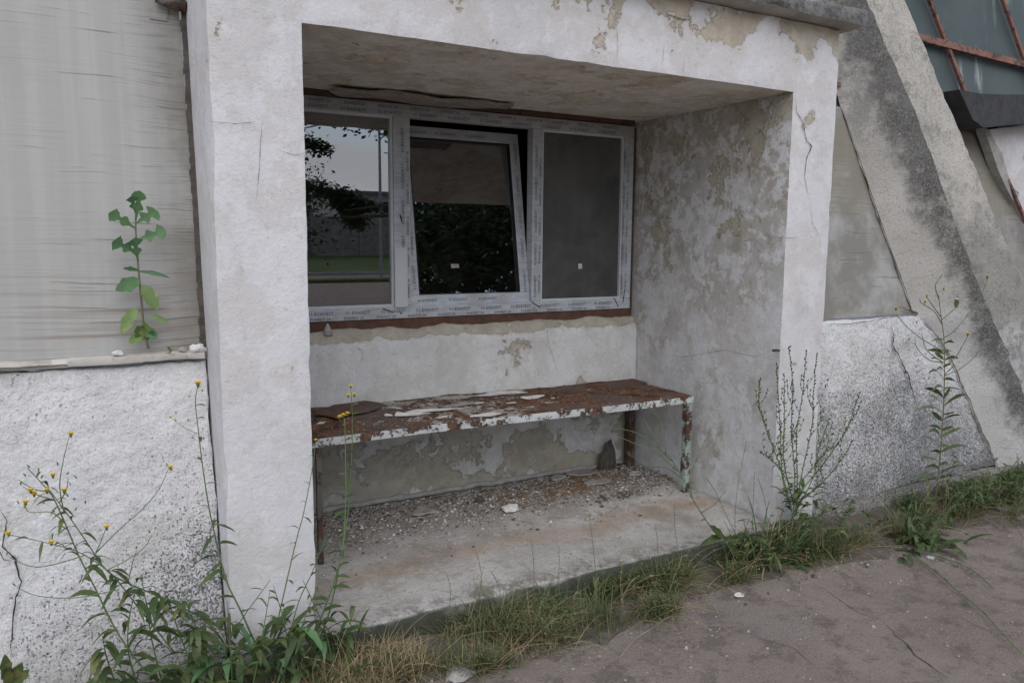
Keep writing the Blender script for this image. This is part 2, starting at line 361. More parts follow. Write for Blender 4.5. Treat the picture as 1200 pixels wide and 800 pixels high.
def m_rust():
    n = N('flaking_rust'); v = n.warp(8, .04)
    a = n.noise(7, 12, .72, .2, v=v)
    c = n.mix(n.sm(a, .38, .6), (.07, .04, .028), (.16, .083, .05))
    c = n.mix(n.sm(n.noise(22, 10, .75), .52, .6, 0, .8), c, (.25, .14, .09))
    c = n.mix(n.sm(n.noise(3.2, 9, .7, v=n.map(loc=(4, 4, 0))), .5, .56, 0, .75), c, (.12, .095, .085))
    x, y, z = n.xyz()
    old = n.mul(n.sm(n.mth('ADD', n.noise(9, 12, .74), n.mul(n.mul(n.sm(x, .35, .7), n.sm(x, 1.5, 1.1)), .09)), .6, .615), 1.)
    c = n.mix(n.mul(old, .9), c, n.mix(n.sm(n.noise(40, 5), .4, .6), (.47, .45, .42), (.3, .27, .24)))
    c = n.mix(n.sm(n.noise(130, 5, .75), .57, .66, 0, .6), c, (.33, .27, .22))
    c = n.mix(n.sm(n.noise(60, 7, .75, v=n.map(loc=(1, 7, 0))), .57, .64, 0, .7), c, (.04, .025, .02))
    h = n.mth('ADD', n.noise(16, 10, .78), n.mth('ADD', n.mul(n.noise(90, 5, .75), .4), n.mul(old, .25)))
    return n.fin(c, .95, n.bump(h, 1, .013), .15)
M['rust'] = m_rust()
def m_chipped(name, paint, under, amt=.52, sc=22):
    n = N(name); a = n.noise(sc*.45, 12, .76, .1); mk = n.sm(a, amt, amt+.012)
    c = n.mix(mk, n.mix(n.sm(n.noise(8, 5), .35, .65), paint, tuple(p*.8 for p in paint)), n.mix(n.sm(n.noise(30, 5), .4, .6), under, (.05, .03, .022)))
    c = n.mix(n.sm(n.noise(35, 6, .7, v=n.map(loc=(2, 2, 2))), .6, .64), c, (.03, .07, .05))
    return n.fin(c, .7, n.bump(n.mth('SUBTRACT', n.noise(40, 6), mk), .6, .003), .3)
M['chip_white'] = m_chipped('chipped_white_paint', (.5, .51, .5), (.12, .06, .04), .515, 26)
M['chip_green'] = m_chipped('chipped_green_white_paint', (.3, .36, .33), (.11, .05, .03), .5, 24)
M['old_steel'] = m_chipped('dark_rusty_steel', (.12, .11, .1), (.1, .05, .03), .5, 14)
def m_simple(name, c, c2=None, sc=20, rough=.8, bump=.4, d=.003, spec=.3, fine=None):
    n = N(name); c2 = c2 or tuple(q*.8 for q in c)
    col = n.mix(n.sm(n.noise(sc, 6, .65), .35, .65), c, c2)
    if fine: col = n.mix(n.sm(n.noise(sc*5, 4, .7), .58, .68, 0, .7), col, fine)
    return n.fin(col, rough, n.bump(n.noise(sc*2, 6, .7), bump, d), spec)
M['wood_strip'] = m_simple('reddish_old_timber', (.12, .06, .04), (.07, .04, .03), 14, .9, .7, .004, fine=(.05, .03, .02))
M['flake'] = m_simple('fallen_paint_flake', (.66, .65, .63), (.5, .48, .45), 22, .9, .8, .004, fine=(.2, .17, .14))
M['flake_back'] = m_simple('fallen_plaster_piece', (.33, .3, .27), (.24, .21, .18), 25, .9, .6, fine=(.5, .48, .45))
M['dark_bit'] = m_simple('dark_debris', (.06, .05, .045), (.1, .085, .07), 30, .9, .7)
M['brown_bit'] = m_simple('dry_brown_leaves', (.13, .075, .045), (.2, .13, .08), 12, .85, .5)
M['stone'] = m_simple('broken_concrete', (.38, .37, .35), (.28, .27, .25), 18, .95, .9, .006, fine=(.15, .14, .13))
M['crack'] = m_simple('crack_gap', (.035, .03, .027), (.06, .05, .045), 40, 1)
M['joint_soil'] = m_simple('mossy_joint', (.1, .085, .065), (.17, .15, .12), 30, 1)
M['slab'] = m_simple('blackened_slab_edge', (.09, .09, .09), (.2, .195, .19), 22, .95, 1, .008, fine=(.32, .31, .3))
M['slab_under'] = m_simple('slab_underside', (.4, .385, .35), (.3, .28, .25), 7, .95, .6, .005, fine=(.2, .19, .17))
M['slab_dark'] = m_simple('tarred_slab', (.035, .036, .038), (.055, .055, .058), 14, .8, .6, .006)
M['sill_wood'] = m_simple('bleached_sill_board', (.5, .47, .43), (.38, .35, .31), 6, .9, .6, .004, fine=(.22, .2, .18))
M['foam'] = m_simple('aged_foam', (.22, .15, .07), (.07, .05, .03), 30, .95, 1, .008)
M['soil'] = m_simple('dark_soil', (.085, .07, .055), (.13, .11, .09), 20, 1, 1, .01, fine=(.2, .18, .15))
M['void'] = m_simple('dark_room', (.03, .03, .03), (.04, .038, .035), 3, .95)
M['red_steel'] = m_chipped('flaking_red_oxide', (.23, .11, .085), (.08, .055, .045), .53, 30)
M['pale_metal'] = m_simple('galvanised_pole', (.3, .31, .32), None, 6, .5)

def m_film():
    n = N('film_covered_pvc'); x, y, z = n.xyz()
    wr = n.noise(1, 5, .6, v=n.map(scale=(14, 14, 45)))
    c = n.mix(n.sm(wr, .4, .6), (.36, .38, .41), (.44, .46, .5))
    c = n.mix(n.sm(n.noise(5, 5, .6), .45, .7, 0, .55), c, (.27, .255, .23))
    c = n.mix(n.sm(z, 1.9, 2.28, 0, .35), c, (.24, .225, .2))  # niche shade painted into the film colour, deepening towards the top
    return n.fin(c, .38, n.bump(wr, .35, .002), .5)
M['film'] = m_film()
M['pvc'] = m_simple('bare_white_pvc', (.52, .53, .56), (.47, .48, .5), 3, .35, .05, .001, .5)
M['print'] = m_simple('film_print', (.1, .105, .115), None, 10, .6, .0)
M['gasket'] = m_simple('black_gasket', (.012, .012, .013), None, 10, .6)

def m_glass(name, dusty=0., dark=(.012, .013, .013), refl=1.):
    n = N(name); fr = n.n('ShaderNodeFresnel'); fr.inputs[0].default_value = 1.52
    gl = n.n('ShaderNodeBsdfGlossy'); gl.inputs['Roughness'].default_value = .004; gl.inputs['Color'].default_value = (.97, .98, 1, 1)
    tr = n.n('ShaderNodeBsdfTransparent'); tr.inputs[0].default_value = (.45, .48, .47, 1)
    df = n.n('ShaderNodeBsdfDiffuse'); a = n.noise(2.6, 6, .6, .6); b = n.noise(1, 4, .5, v=n.map(scale=(5, 5, .8)))
    n.set(df.inputs[0], n.mix(n.sm(a, .3, .7), (.075, .073, .07), (.14, .137, .132)))
    f = n.mth('MINIMUM', n.mul(fr.outputs[0], 5.2*refl), 1.)
    m1 = n.n('ShaderNodeMixShader'); n.lk(f, m1.inputs[0]); n.lk(tr.outputs[0], m1.inputs[1]); n.lk(gl.outputs[0], m1.inputs[2])
    m2 = n.n('ShaderNodeMixShader'); spots = n.sm(n.vor(45), .05, .09, .25, 0)
    dfac = n.mth('ADD', n.mul(n.sm(b, .3, .7, .7, 1.), dusty), n.mul(spots, .3)) if dusty > .3 else n.mth('ADD', n.sm(a, .45, .7, dusty*.3, dusty), n.mul(spots, .12))
    n.lk(dfac, m2.inputs[0]); n.lk(m1.outputs[0], m2.inputs[1]); n.lk(df.outputs[0], m2.inputs[2])
    n.lk(m2.outputs[0], n.out.inputs[0]); return n.m
M['glass'] = m_glass('clear_pane', .05)
M['glass_dusty'] = m_glass('dusty_pane', .88, refl=.35)
def m_roofglass():
    n = N('clouded_wired_glass'); x, y, z = n.xyz()
    st = n.noise(1, 5, .6, v=n.map(scale=(9, 9, 1.3), rot=(0, R(-22), 0)))
    c = n.mix(n.sm(n.noise(1.5, 5), .3, .7), (.045, .062, .06), (.07, .09, .088))
    c = n.mix(n.mul(n.sm(st, .52, .68), n.sm(n.noise(1.3, 3, v=n.map(loc=(0, 0, 4))), .42, .6), .7), c, (.35, .38, .37))
    return n.fin(c, .5, n.bump(n.noise(4, 3), .15, .003), .3)
M['roof_glass'] = m_roofglass()

def m_ground():
    n = N('dusty_asphalt'); v = n.warp(3, .1)
    c = n.mix(n.sm(n.noise(1.3, 7, .6, v=v), .35, .65), (.26, .21, .178), (.32, .264, .228))
    c = n.mix(n.sm(n.noise(6, 9, .72), .48, .6, 0, .6), c, (.13, .11, .098))
    c = n.mix(n.sm(n.noise(2.6, 9, .72, v=n.map(loc=(5, 5, 5))), .52, .62, 0, .5), c, (.285, .25, .232))
    c = n.mix(n.sm(n.noise(28, 9, .78, v=n.map(loc=(1, 5, 5))), .57, .63, 0, .55), c, (.31, .29, .27))
    x, y, z = n.xyz()
    c = n.mix(n.mul(n.sm(x, 3.6, 4.1), n.sm(y, -.7, -.45), n.sm(n.noise(5, 7, .7), .42, .52), .85), c, (.045, .05, .03))
    gr = n.noise(130, 5, .8)
    c = n.mix(n.sm(gr, .56, .62, 0, .7), c, (.32, .3, .285))
    c = n.mix(n.sm(gr, .45, .38, 0, .75), c, (.085, .075, .068))
    c = n.mix(n.mul(n.sm(n.vor(22, v=v), .04, .08, 1, 0), n.sm(n.noise(4), .45, .6)), c, (.5, .48, .46))
    h = n.mth('ADD', n.mul(n.noise(90, 7, .8), 1.2), n.mul(n.noise(15, 8, .7), 1.2))
    return n.fin(c, .95, n.bump(h, 1., .011), .15)
M['ground'] = m_ground()

def m_leaf(name, c1, c2, sc=25, trans=.25, rough=.5, yellow=None):
    n = N(name)
    oi = n.n('ShaderNodeObjectInfo').outputs['Random']
    a = n.mth('ADD', n.noise(sc, 4), n.mul(n.mth('SUBTRACT', oi, .5), .25))
    col = n.mix(n.sm(a, .32, .68), c1, c2)
    if yellow: col = n.mix(n.sm(n.noise(sc*.6, 3, v=n.map(loc=(3, 1, 2))), .58, .7), col, yellow)
    b = n.n('ShaderNodeBsdfPrincipled'); n.set(b.inputs['Base Color'], col); b.inputs['Roughness'].default_value = rough; b.inputs['Specular IOR Level'].default_value = .35
    t = n.n('ShaderNodeBsdfTranslucent'); n.set(t.inputs[0], col); m = n.n('ShaderNodeMixShader'); m.inputs[0].default_value = trans
    n.lk(b.outputs[0], m.inputs[1]); n.lk(t.outputs[0], m.inputs[2]); n.lk(m.outputs[0], n.out.inputs[0]); return n.m
M['leaf'] = m_leaf('weed_leaf', (.05, .082, .028), (.09, .13, .045), yellow=(.17, .17, .06))
M['leaf_pale'] = m_leaf('pale_weed_leaf', (.12, .19, .06), (.2, .28, .09), yellow=(.34, .33, .1))
M['leaf_lettuce'] = m_leaf('lettuce_leaf', (.06, .135, .06), (.1, .2, .08))
M['grass'] = m_leaf('green_grass', (.06, .085, .03), (.15, .17, .075), 14)
M['dry'] = m_leaf('dry_grass', (.3, .235, .13), (.42, .34, .2), 8, .2, .8)
M['stem'] = m_leaf('green_stem', (.09, .15, .06), (.14, .2, .08), 6, .05, .6)
M['stem_brown'] = m_leaf('brownish_stem', (.14, .13, .07), (.2, .16, .09), 6, .05, .6)
M['petal'] = m_leaf('yellow_petal', (.75, .5, .03), (.8, .6, .06), 30)
M['seed_fluff'] = m_leaf('seed_fluff', (.5, .47, .36), (.6, .57, .45), 30)
M['tree_leaf'] = m_leaf('tree_leaf', (.03, .055, .02), (.055, .09, .03), 3)
M['bark'] = m_simple('tree_bark', (.08, .065, .05), (.13, .11, .09), 8, .95, 1, .02)
M['fence_conc'] = m_simple('fence_concrete', (.24, .235, .22), (.15, .145, .14), 3, .9, .5, .01)
M['white_wall'] = m_simple('far_white_wall', (.4, .4, .41), (.33, .33, .34), 1, .9)
M['kerb'] = m_simple('kerb_concrete', (.33, .33, .32), (.26, .26, .25), 3, .9)

# ================================================================ THE SETTING
# ground: one sheet, finer near the building
gx = sorted(set([-400, -80, -30, -12, -6] + [round(-4+.12*i, 3) for i in range(100)] + [8.5, 10, 14, 20, 40, 90, 400]))
gy = sorted(set([-400, -90, -50, -32, -20, -12, -7, -5] + [round(-4+.1*i, 3) for i in range(42)] + [.3, 1, 3, 10, 60, 400]))
def gz(x, y):
    if -5 < x < 9 and -5 < y < .6: return mn.noise(Vector((x*1.3, y*1.3, 0)))*.012 + mn.noise(Vector((x*6, y*6, 3)))*.0035
    return 0
GV = [(x, y, gz(x, y)) for y in gy for x in gx]; nx_ = len(gx)
mesh('ground', GV, [(j*nx_+i, j*nx_+i+1, (j+1)*nx_+i+1, (j+1)*nx_+i) for j in range(len(gy)-1) for i in range(nx_-1)], M['ground'], smooth=True, kind='structure')

# ---------------------------------------------------------------- the porch
PX0, PX2, PX3, HH, TOP, ND = -.315, 2.434, 2.756, 2.335, 2.675, 1.19
porch = empty('porch', (1.2, .4, 0), label='white plastered box porch framing the recessed window and bench', cat='building')
r_ = .032
xs = merge_lines(lines(PX0, 0, r_), lines(0, PX2, .05), lines(PX2, PX3, r_)); ys = lines(0, 1.3, .06); zs = merge_lines(lines(.09, HH, r_), lines(HH, TOP, r_))
V, F = shell(xs, ys, zs, lambda x, y, z: (x < 0 or x > PX2 or z > HH), .0018, 5., .003, 1, chip=.022)
midx = []
for f in F:
    c = sum((V[i] for i in f), Vector())/4
    midx.append(1 if (c.z > HH-.02 and c.z < HH+.02 and 0 < c.x < PX2 and c.y > .012) else 2 if (abs(c.x-PX2) < .02 and c.y > .012 and c.z < HH) else 2 if (abs(c.x) < .02 and c.y > .012 and c.z < HH) else 0)
mesh('concrete_frame', V, F, None, porch, smooth=True, sharp=40, mats=[M['front'], M['ceiling'], M['side']], midx=midx)
# rear wall below the window and the ledge on top of it
def ledge_warp(v):
    t = max(0, (v.z-1.04)/.08)
    dz = t*(mn.noise(Vector((v.x*5, 3, 1)))*.022 + mn.noise(Vector((v.x*19, 3, 1)))*.008)
    return v+Vector((0, t*.03 if v.y < 1.2 else 0, dz))
V, F = shell(lines(.0, PX2, .03), [1.165, 1.19, 1.22, 1.25, 1.29], lines(.1, 1.12, .03), lambda *a: True, .004, 5., .008, 2, warp=ledge_warp, chip=.05)
mesh('rear_wall', V, F, M['back'], porch, smooth=True, sharp=50)
# step (the floor of the niche)
def step_warp(v):
    v = v.copy(); 
    if v.z > .05: v.z += max(0, v.y)*.03 + .004*mn.noise(Vector((v.x*3, v.y*3, 7)))
    if v.y < 0: v.y += mn.noise(Vector((v.x*2.2, 1, v.z*4)))*.018
    return v
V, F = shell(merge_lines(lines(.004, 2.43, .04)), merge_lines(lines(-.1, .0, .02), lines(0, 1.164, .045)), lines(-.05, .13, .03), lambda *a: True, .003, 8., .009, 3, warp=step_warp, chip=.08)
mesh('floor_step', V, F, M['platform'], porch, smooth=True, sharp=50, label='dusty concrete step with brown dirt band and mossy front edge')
# fillet of crumbled mortar along the back of the floor
fb = MB()
pts = [Vector((.02+.03*i, 1.155+.008*mn.noise(Vector((i*.4, 0, 0))), .175+.012*mn.noise(Vector((i*.3, 2, 0))))) for i in range(81)]
fb.tube(pts, [.014+.012*abs(mn.noise(Vector((i*.37, 5, 0)))) for i in range(81)], 7)
fb.build('mortar_fillet', M['stone'], porch, smooth=True)
# roof slab over the lintel
def slab_warp(v): return v+Vector((0, 0, .012*mn.noise(Vector((v.x*1.3, 0, 0)))))
V, F = shell(lines(-.42, 2.835, .04), lines(-.1, 1.4, .06), lines(TOP+.001, TOP+.085, .028), lambda *a: True, .004, 7., .006, 4, chip=.06)
c_ = [sum((V[i] for i in f), Vector())/4 for f in F]
mesh('roof_slab', V, F, None, porch, smooth=True, sharp=50, mats=[M['slab'], M['slab_under']], midx=[1 if (c.z < TOP+.012 and c.y > -.088) else 0 for c in c_], label='thin roof slab with blackened mossy front edge')
# rough foundation under the left pier
V, F = shell(lines(PX0+.03, -.012, .03), lines(.012, .5, .06), lines(-.08, .088, .025), lambda *a: True, .014, 12, .012, 5)
mesh('foundation_block', V, F, M['stone'], porch, smooth=True)
V, F = shell(lines(PX2+.012, PX3-.01, .03), lines(.012, .5, .06), lines(-.08, .088, .025), lambda *a: True, .012, 12, .012, 6)
mesh('foundation_block', V, F, M['stone'], porch, smooth=True)

def ribbon(name, pts, w, mat, parent, nrm, off=.0015, sub=6, jag=.5, **k):
    """a ragged open crack: narrow dark strip following a jagged line"""
    P = []
    for a, b in zip(pts, pts[1:]):
        for i in range(sub): P.append(a.lerp(b, i/sub))
    P.append(pts[-1]); nrm = Vector(nrm).normalized(); Vs, Fs = [], []
    for i, p in enumerate(P):
        d = (P[min(i+1, len(P)-1)]-P[max(0, i-1)]).normalized(); s = d.cross(nrm).normalized()
        t = i/(len(P)-1); ww = w*(.35+.9*abs(mn.noise(p*60)))*min(1, 4*t+.15, 4*(1-t)+.15)
        q = p + s*mn.noise(p*45)*w*2.2*jag + s*mn.noise(p*15)*w*3*jag + nrm*off
        Vs += [q-s*ww, q+s*ww]
    for i in range(len(P)-1): Fs.append((2*i, 2*i+1, 2*i+3, 2*i+2))
    o = mesh(name, Vs, Fs, mat, parent, **k)
    return o
NF = (0, -1, 0); NX = (-1, 0, 0)
def crack_front(px, w, y=-.004): ribbon('crack', [at(a, b, y) for a, b in px], w, M['crack'], porch, NF)
crack_front([(932, 112), (933, 130), (941, 145), (945, 165), (951, 172), (945, 185), (943, 210), (949, 235)], .0035)
crack_front([(949, 235), (952, 262), (960, 275)], .0012)
crack_front([(244, 143), (275, 145), (300, 143)], .0012)
crack_front([(308, 140), (305, 165), (304, 200), (300, 235)], .001)
crack_front([(325, 176), (345, 182), (357, 180)], .001)
crack_front([(722, 30), (724, 50), (723, 70)], .001)
crack_front([(778, 52), (776, 78)], .001)
crack_front([(802, 70), (800, 88)], .001)
crack_front([(780, 16), (790, 20), (800, 24), (811, 22)], .0025)
crack_front([(908, 278), (925, 279), (937, 278)], .0012)
cx_ = lambda px, py: (lambda d: CAM+d*((PX2-.006-CAM.x)/d.x))(ray(px, py))
for pl, w in (([(780, 415), (800, 418), (850, 410), (885, 418), (905, 410)], .001), ([(862, 285), (885, 280), (905, 300)], .0012), ([(850, 200), (858, 240), (850, 290)], .0009)):
    ribbon('crack', [cx_(*q) for q in pl], w, M['crack'], porch, NX)
for pl in ([(728, 100), (740, 102), (752, 99)], [(475, 70), (483, 72)]):
    ribbon('crack', [at_z(a, b, HH-.004) for a, b in pl], .004, M['crack'], porch, (0, 0, -1))
ribbon('crack', [at(a, b, 1.155) for a, b in [(640, 370), (642, 400), (655, 440)]], .0009, M['crack'], porch, NF)
# hole with a dark plug on the right pier
hb = MB(); p = at(911, 411, -.01); hb.box(p.x-.017, p.x+.017, -.012, .01, p.z-.004, p.z+.006); hb.build('rusty_pin', M['old_steel'], porch)

# loose plaster sheet sagging from the ceiling by the window
def irregular(cx, cy, rx, ry, n, seed, j=.25):
    r = random.Random(seed); return [(cx+rx*math.cos(2*math.pi*i/n)*(1+r.uniform(-j, j)), cy+ry*math.sin(2*math.pi*i/n)*(1+r.uniform(-j, j))) for i in range(n)]
def flatpiece(name, outline, zf, th, mat, parent=None, curl=.0, seed=0, smooth=True, **k):
    """thin irregular lump: top and underside with a rim, slightly curled"""
    cx = sum(p[0] for p in outline)/len(outline); cy = sum(p[1] for p in outline)/len(outline); n = len(outline)
    Vs = []; Fs = []
    for s, dz in ((1, th), (0, 0)):
        for f in (1, .55):
            for q in outline:
                x, y = cx+(q[0]-cx)*f, cy+(q[1]-cy)*f
                rr = f*f
                Vs.append(Vector((x, y, zf(x, y)+dz*(1 if f < 1 else .8)+curl*rr*(.6+.8*mn.noise(Vector((x*8+seed, y*8, 1))))+th*.4*mn.noise(Vector((x*30, y*30, seed))))))
        Vs.append(Vector((cx, cy, zf(cx, cy)+dz)))
    m = 2*n+1
    for i in range(n):
        j = (i+1) % n
        Fs += [(i, j, n+j, n+i), (n+i, n+j, 2*n), (m+j, m+i, m+n+i, m+n+j), (m+n+j, m+n+i, m+2*n), (j, i, m+i, m+j)]
    return mesh(name, Vs, Fs, mat, parent, smooth=smooth, sharp=45 if smooth else None, **k)
rs_ = random.Random(5)
sag = [(.44+.95*t, .965+.1*abs(t-.5)**2+rs_.uniform(-.018, .018)) for t in [k/16 for k in range(17)]]+[(1.4, 1.06), (1.33, 1.12)]+[(1.3-.1*k, 1.165) for k in range(9)]+[(.46, 1.1), (.4, 1.03)]
flatpiece('loose_plaster', sag, lambda x, y: HH-.034+.006*math.sin(x*11)+.02*(y-1.0), .02, M['flake_back'], porch, curl=.006, label='broken plaster sheet sagging from the porch ceiling')
st = MB()
for i in range(24): 
    x0 = .2+i*.09; h = .010+.012*abs(mn.noise(Vector((i*.7, 0, 0))))
    st.box(x0, x0+.091, 1.17+.01*mn.noise(Vector((i*.9, 2, 0))), 1.24, HH-h-.012, HH+.0)
st.build('timber_strip', M['wood_strip'], porch)
sb = MB()
for i in range(26):
    x0 = .002+i*.0925; sb.box(x0, x0+.0915, 1.215+.003*mn.noise(Vector((i*.8, 1, 1))), 1.27, 1.06, 1.166+.002*mn.noise(Vector((i, 0, 0))))
sb.build('timber_strip', M['wood_strip'], porch, label='red brown timber strip under the window')
vb = MB(); vb.box(2.396, 2.42, 1.225, 1.27, 1.12, 2.3); vb.build('timber_strip', M['wood_strip'], porch)
# screw-in anchor standing on the ledge
ab = MB(); p = at(384, 389, 1.2)
ab.tube([p+Vector((0, 0, -.02)), p+Vector((0, 0, .0)), p+Vector((0, 0, .012)), p+Vector((0, 0, .03)), p+Vector((0, 0, .045))], [.026, .027, .02, .012, .004], 9)
ab.build('mortar_lump', M['stone'], porch, smooth=True)

# ---------------------------------------------------------------- the window (plane y = 1.2)
WY = 1.205
win = empty('window', (1.2, WY, 1.17), label='three part white plastic window still wrapped in printed film, middle sash tilted in', cat='window')
WX0, WX1, WZ0, WZ1 = .01, 2.392, 1.168, 2.308
fr = MB()
fr.box(WX0, WX1, WY, WY+.07, WZ0, WZ0+.066)                     # bottom
fr.box(WX0, WX1, WY, WY+.07, WZ1-.066, WZ1)                     # top
fr.box(WX0, WX0+.07, WY, WY+.07, WZ0+.066, WZ1-.066)
fr.box(2.322, WX1, WY, WY+.07, WZ0+.066, WZ1-.066)
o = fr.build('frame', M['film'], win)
def bev(o, w=.004, seg=2):
    b = o.modifiers.new('bevel', 'BEVEL'); b.width = w; b.segments = seg; b.limit_method = 'ANGLE'
bev(o)
ZA, ZB = WZ0+.066, WZ1-.066
for a, b in ((.79, .887), (1.655, 1.722)):
    m = MB(); m.box(a, b, WY+.001, WY+.069, ZA, ZB); o = m.build('mullion', M['film'], win); bev(o)
m = MB(); m.box(.788, .862, WY-.012, WY+.0005, ZA-.005, ZA+.32); o = m.build('bare_profile', M['pvc'], win, label='bare glossy white profile where film is peeled'); bev(o, .003)
# glazing beads
def beads(x0, x1, z0, z1, mat, par):
    for (a, b, c, d) in ((x0, x1, z0, z0+.012), (x0, x1, z1-.012, z1), (x0, x0+.012, z0+.012, z1-.012), (x1-.012, x1, z0+.012, z1-.012)):
        m = MB(); m.box(a, b, WY+.012, WY+.05, c, d); m.build('glazing_bead', mat, par)
beads(WX0+.07, .79, ZA, ZB, M['pvc'], win); beads(1.722, 2.322, ZA, ZB, M['pvc'], win)
def pane(x0, x1, z0, z1, mat, y=WY+.03, **k):
    V, F = boxv(x0, x1, y, y+.004, z0, z1)
    return mesh('pane', V[:2]+[V[5], V[4]], [(0, 1, 2, 3)], mat, win, **k)
pane(WX0+.08, .78, ZA+.01, ZB-.01, M['glass'], label='clear left pane reflecting tree, sky and fence')
pane(1.73, 2.313, ZA+.01, ZB-.01, M['glass_dusty'], label='dull dust covered right pane')
# tilted sash, hinged at its bottom edge
SX0, SX1, SZ0, SZ1 = .885, 1.658, ZA-.004, ZB-.0
def tilt(v):
    v = Vector(v); a = R(9.5); dz = v.z-SZ0; dy = v.y-(WY+.02)
    return Vector((v.x, WY+.02+dy*math.cos(a)+dz*math.sin(a), SZ0+dz*math.cos(a)-dy*math.sin(a)))
b_ = .062
sash = MB()
for a in ((SX0, SX1, SZ0, SZ0+b_), (SX0, SX1, SZ1-b_, SZ1), (SX0, SX0+b_, SZ0+b_, SZ1-b_), (SX1-b_, SX1, SZ0+b_, SZ1-b_)):
    V, F = boxv(a[0], a[1], WY+.02, WY+.075, a[2], a[3]); sash.add([tilt(v) for v in V], F)
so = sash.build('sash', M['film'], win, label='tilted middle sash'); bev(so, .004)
gk = MB()
for a in ((SX0+b_, SX1-b_, SZ0+b_, SZ0+b_+.006), (SX0+b_, SX1-b_, SZ1-b_-.006, SZ1-b_), (SX0+b_, SX0+b_+.006, SZ0+b_, SZ1-b_), (SX1-b_-.006, SX1-b_, SZ0+b_, SZ1-b_)):
    V, F = boxv(a[0], a[1], WY+.024, WY+.05, a[2], a[3]); gk.add([tilt(v) for v in V], F)
gk.build('gasket', M['gasket'], so)
V = [tilt(v) for v in ((SX0+b_, WY+.04, SZ0+b_), (SX1-b_, WY+.04, SZ0+b_), (SX1-b_, WY+.04, SZ1-b_), (SX0+b_, WY+.04, SZ1-b_))]
mesh('pane', V, [(0, 1, 2, 3)], M['glass'], so, label='middle pane in the tilted sash')
# small stickers left on the glass
def sticker(px, py, yo, w, h, til=False):
    p = at(px, py, WY+yo); V = [(p.x-w, WY+yo, p.z-h), (p.x+w, WY+yo, p.z-h*.9), (p.x+w*.9, WY+yo, p.z+h), (p.x-w, WY+yo, p.z+h)]
    if til:
        V = [tilt((v[0], WY+.037, v[2])) for v in V]
    mesh('sticker', V, [(0, 1, 2, 3)], M['flake_back'] if til else M['flake'], so if til else win)
sticker(540, 311, 0, .026, .012, True); sticker(680, 312, .028, .014, .016)
# black drain slots and cut marks at the corners
sl = MB()
for (px, py, dx, dz, w) in ((455, 364, .03, -.012, .003), (628, 357, .03, -.018, .003), (731, 347, .006, .04, .003), (722, 354, .02, -.03, .003), (470, 367, .004, 0, .005), (470, 256, .006, -.02, .004), (626, 361, .004, 0, .004)):
    p = at(px, py, WY-.0015); d = Vector((dx, 0, dz)); s = d.cross(Vector((0, 1, 0))).normalized()*w
    sl.add([p-d-s, p+d-s, p+d+s, p-d+s], [(0, 1, 2, 3)])
sl.build('weld_slit', M['gasket'], win)
# printed protective film: two rows of lettering repeated along each bar
def lettering(words, size, origin, ux, uz, length, parent, step, tilt_fn=None, name='film_print'):
    cu = bpy.data.curves.new('print', 'FONT'); cu.body = words; cu.size = size; cu.resolution_u = 1; cu.space_character = 1.05; cu.offset = .0003
    ob = bpy.data.objects.new('print', cu); COL.objects.link(ob)
    dg = bpy.context.evaluated_depsgraph_get(); me = bpy.data.meshes.new_from_object(ob.evaluated_get(dg)); bpy.data.objects.remove(ob)
    base = [v.co.copy() for v in me.vertices]; fs = [tuple(p.vertices) for p in me.polygons]; V = []; F = []
    s = rnd.uniform(0, step*.4)
    wd = max(v.x for v in base)
    while s+wd < length:
        b = len(V)
        for v in base:
            q = Vector(origin)+Vector(ux)*(s+v.x)+Vector(uz)*v.y
            V.append(tilt_fn(q) if tilt_fn else q)
        F += [tuple(i+b for i in f) for f in fs]; s += step
    return mesh(name, V, F, M['print'], parent)
yl = WY-.0016
W1, W2 = '01-EVAVEST', 'EVAVEST 24'
X, Z = (1, 0, 0), (0, 0, 1)
for (ox, oz, ln) in ((.3, WZ0+.006, 2.05), (.3, WZ1-.028, 2.05)):
    lettering(W2, .020, (ox, yl, oz), X, Z, ln, win, .18)
    lettering(W1, .025, (ox, yl, oz+.026 if oz < 1.5 else oz-.031), X, Z, ln, win, .2)
for (ox, ww) in ((.872, 0), (1.708, 0), (2.352, 0)):
    lettering(W1, .024, (ox-.022, yl, ZA+.02), Z, (-1, 0, 0), .95, win, .19)
    lettering(W2, .019, (ox+.004, yl, ZA+.02), Z, (-1, 0, 0), .95, win, .17)
lettering(W1, .024, (SX0+.03, WY+.0185, SZ1-.044), X, Z, .7, so, .19, tilt)
lettering(W1, .022, (SX0+.04, WY+.0185, SZ0+.022), X, Z, .66, so, .19, tilt)
lettering(W1, .024, (SX1-.02, WY+.0185, SZ0+.03), Z, (-1, 0, 0), .93, so, .19, tilt)
lettering(W1, .024, (SX0+.045, WY+.0185, SZ0+.03), Z, (-1, 0, 0), .93, so, .19, tilt)
# the dark room behind
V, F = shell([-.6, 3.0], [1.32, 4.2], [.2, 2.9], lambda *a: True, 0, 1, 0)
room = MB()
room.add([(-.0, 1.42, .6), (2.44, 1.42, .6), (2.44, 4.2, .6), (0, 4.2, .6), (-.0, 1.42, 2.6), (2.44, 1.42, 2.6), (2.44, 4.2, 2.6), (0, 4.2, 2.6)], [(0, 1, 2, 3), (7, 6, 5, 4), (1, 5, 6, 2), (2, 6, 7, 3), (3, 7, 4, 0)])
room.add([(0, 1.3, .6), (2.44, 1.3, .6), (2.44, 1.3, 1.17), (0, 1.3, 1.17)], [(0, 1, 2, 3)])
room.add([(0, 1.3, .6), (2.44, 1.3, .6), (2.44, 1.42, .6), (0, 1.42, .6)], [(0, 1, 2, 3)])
room.add([(0, 1.3, 2.34), (2.44, 1.3, 2.34), (2.44, 1.42, 2.6), (0, 1.42, 2.6)], [(0, 1, 2, 3)])
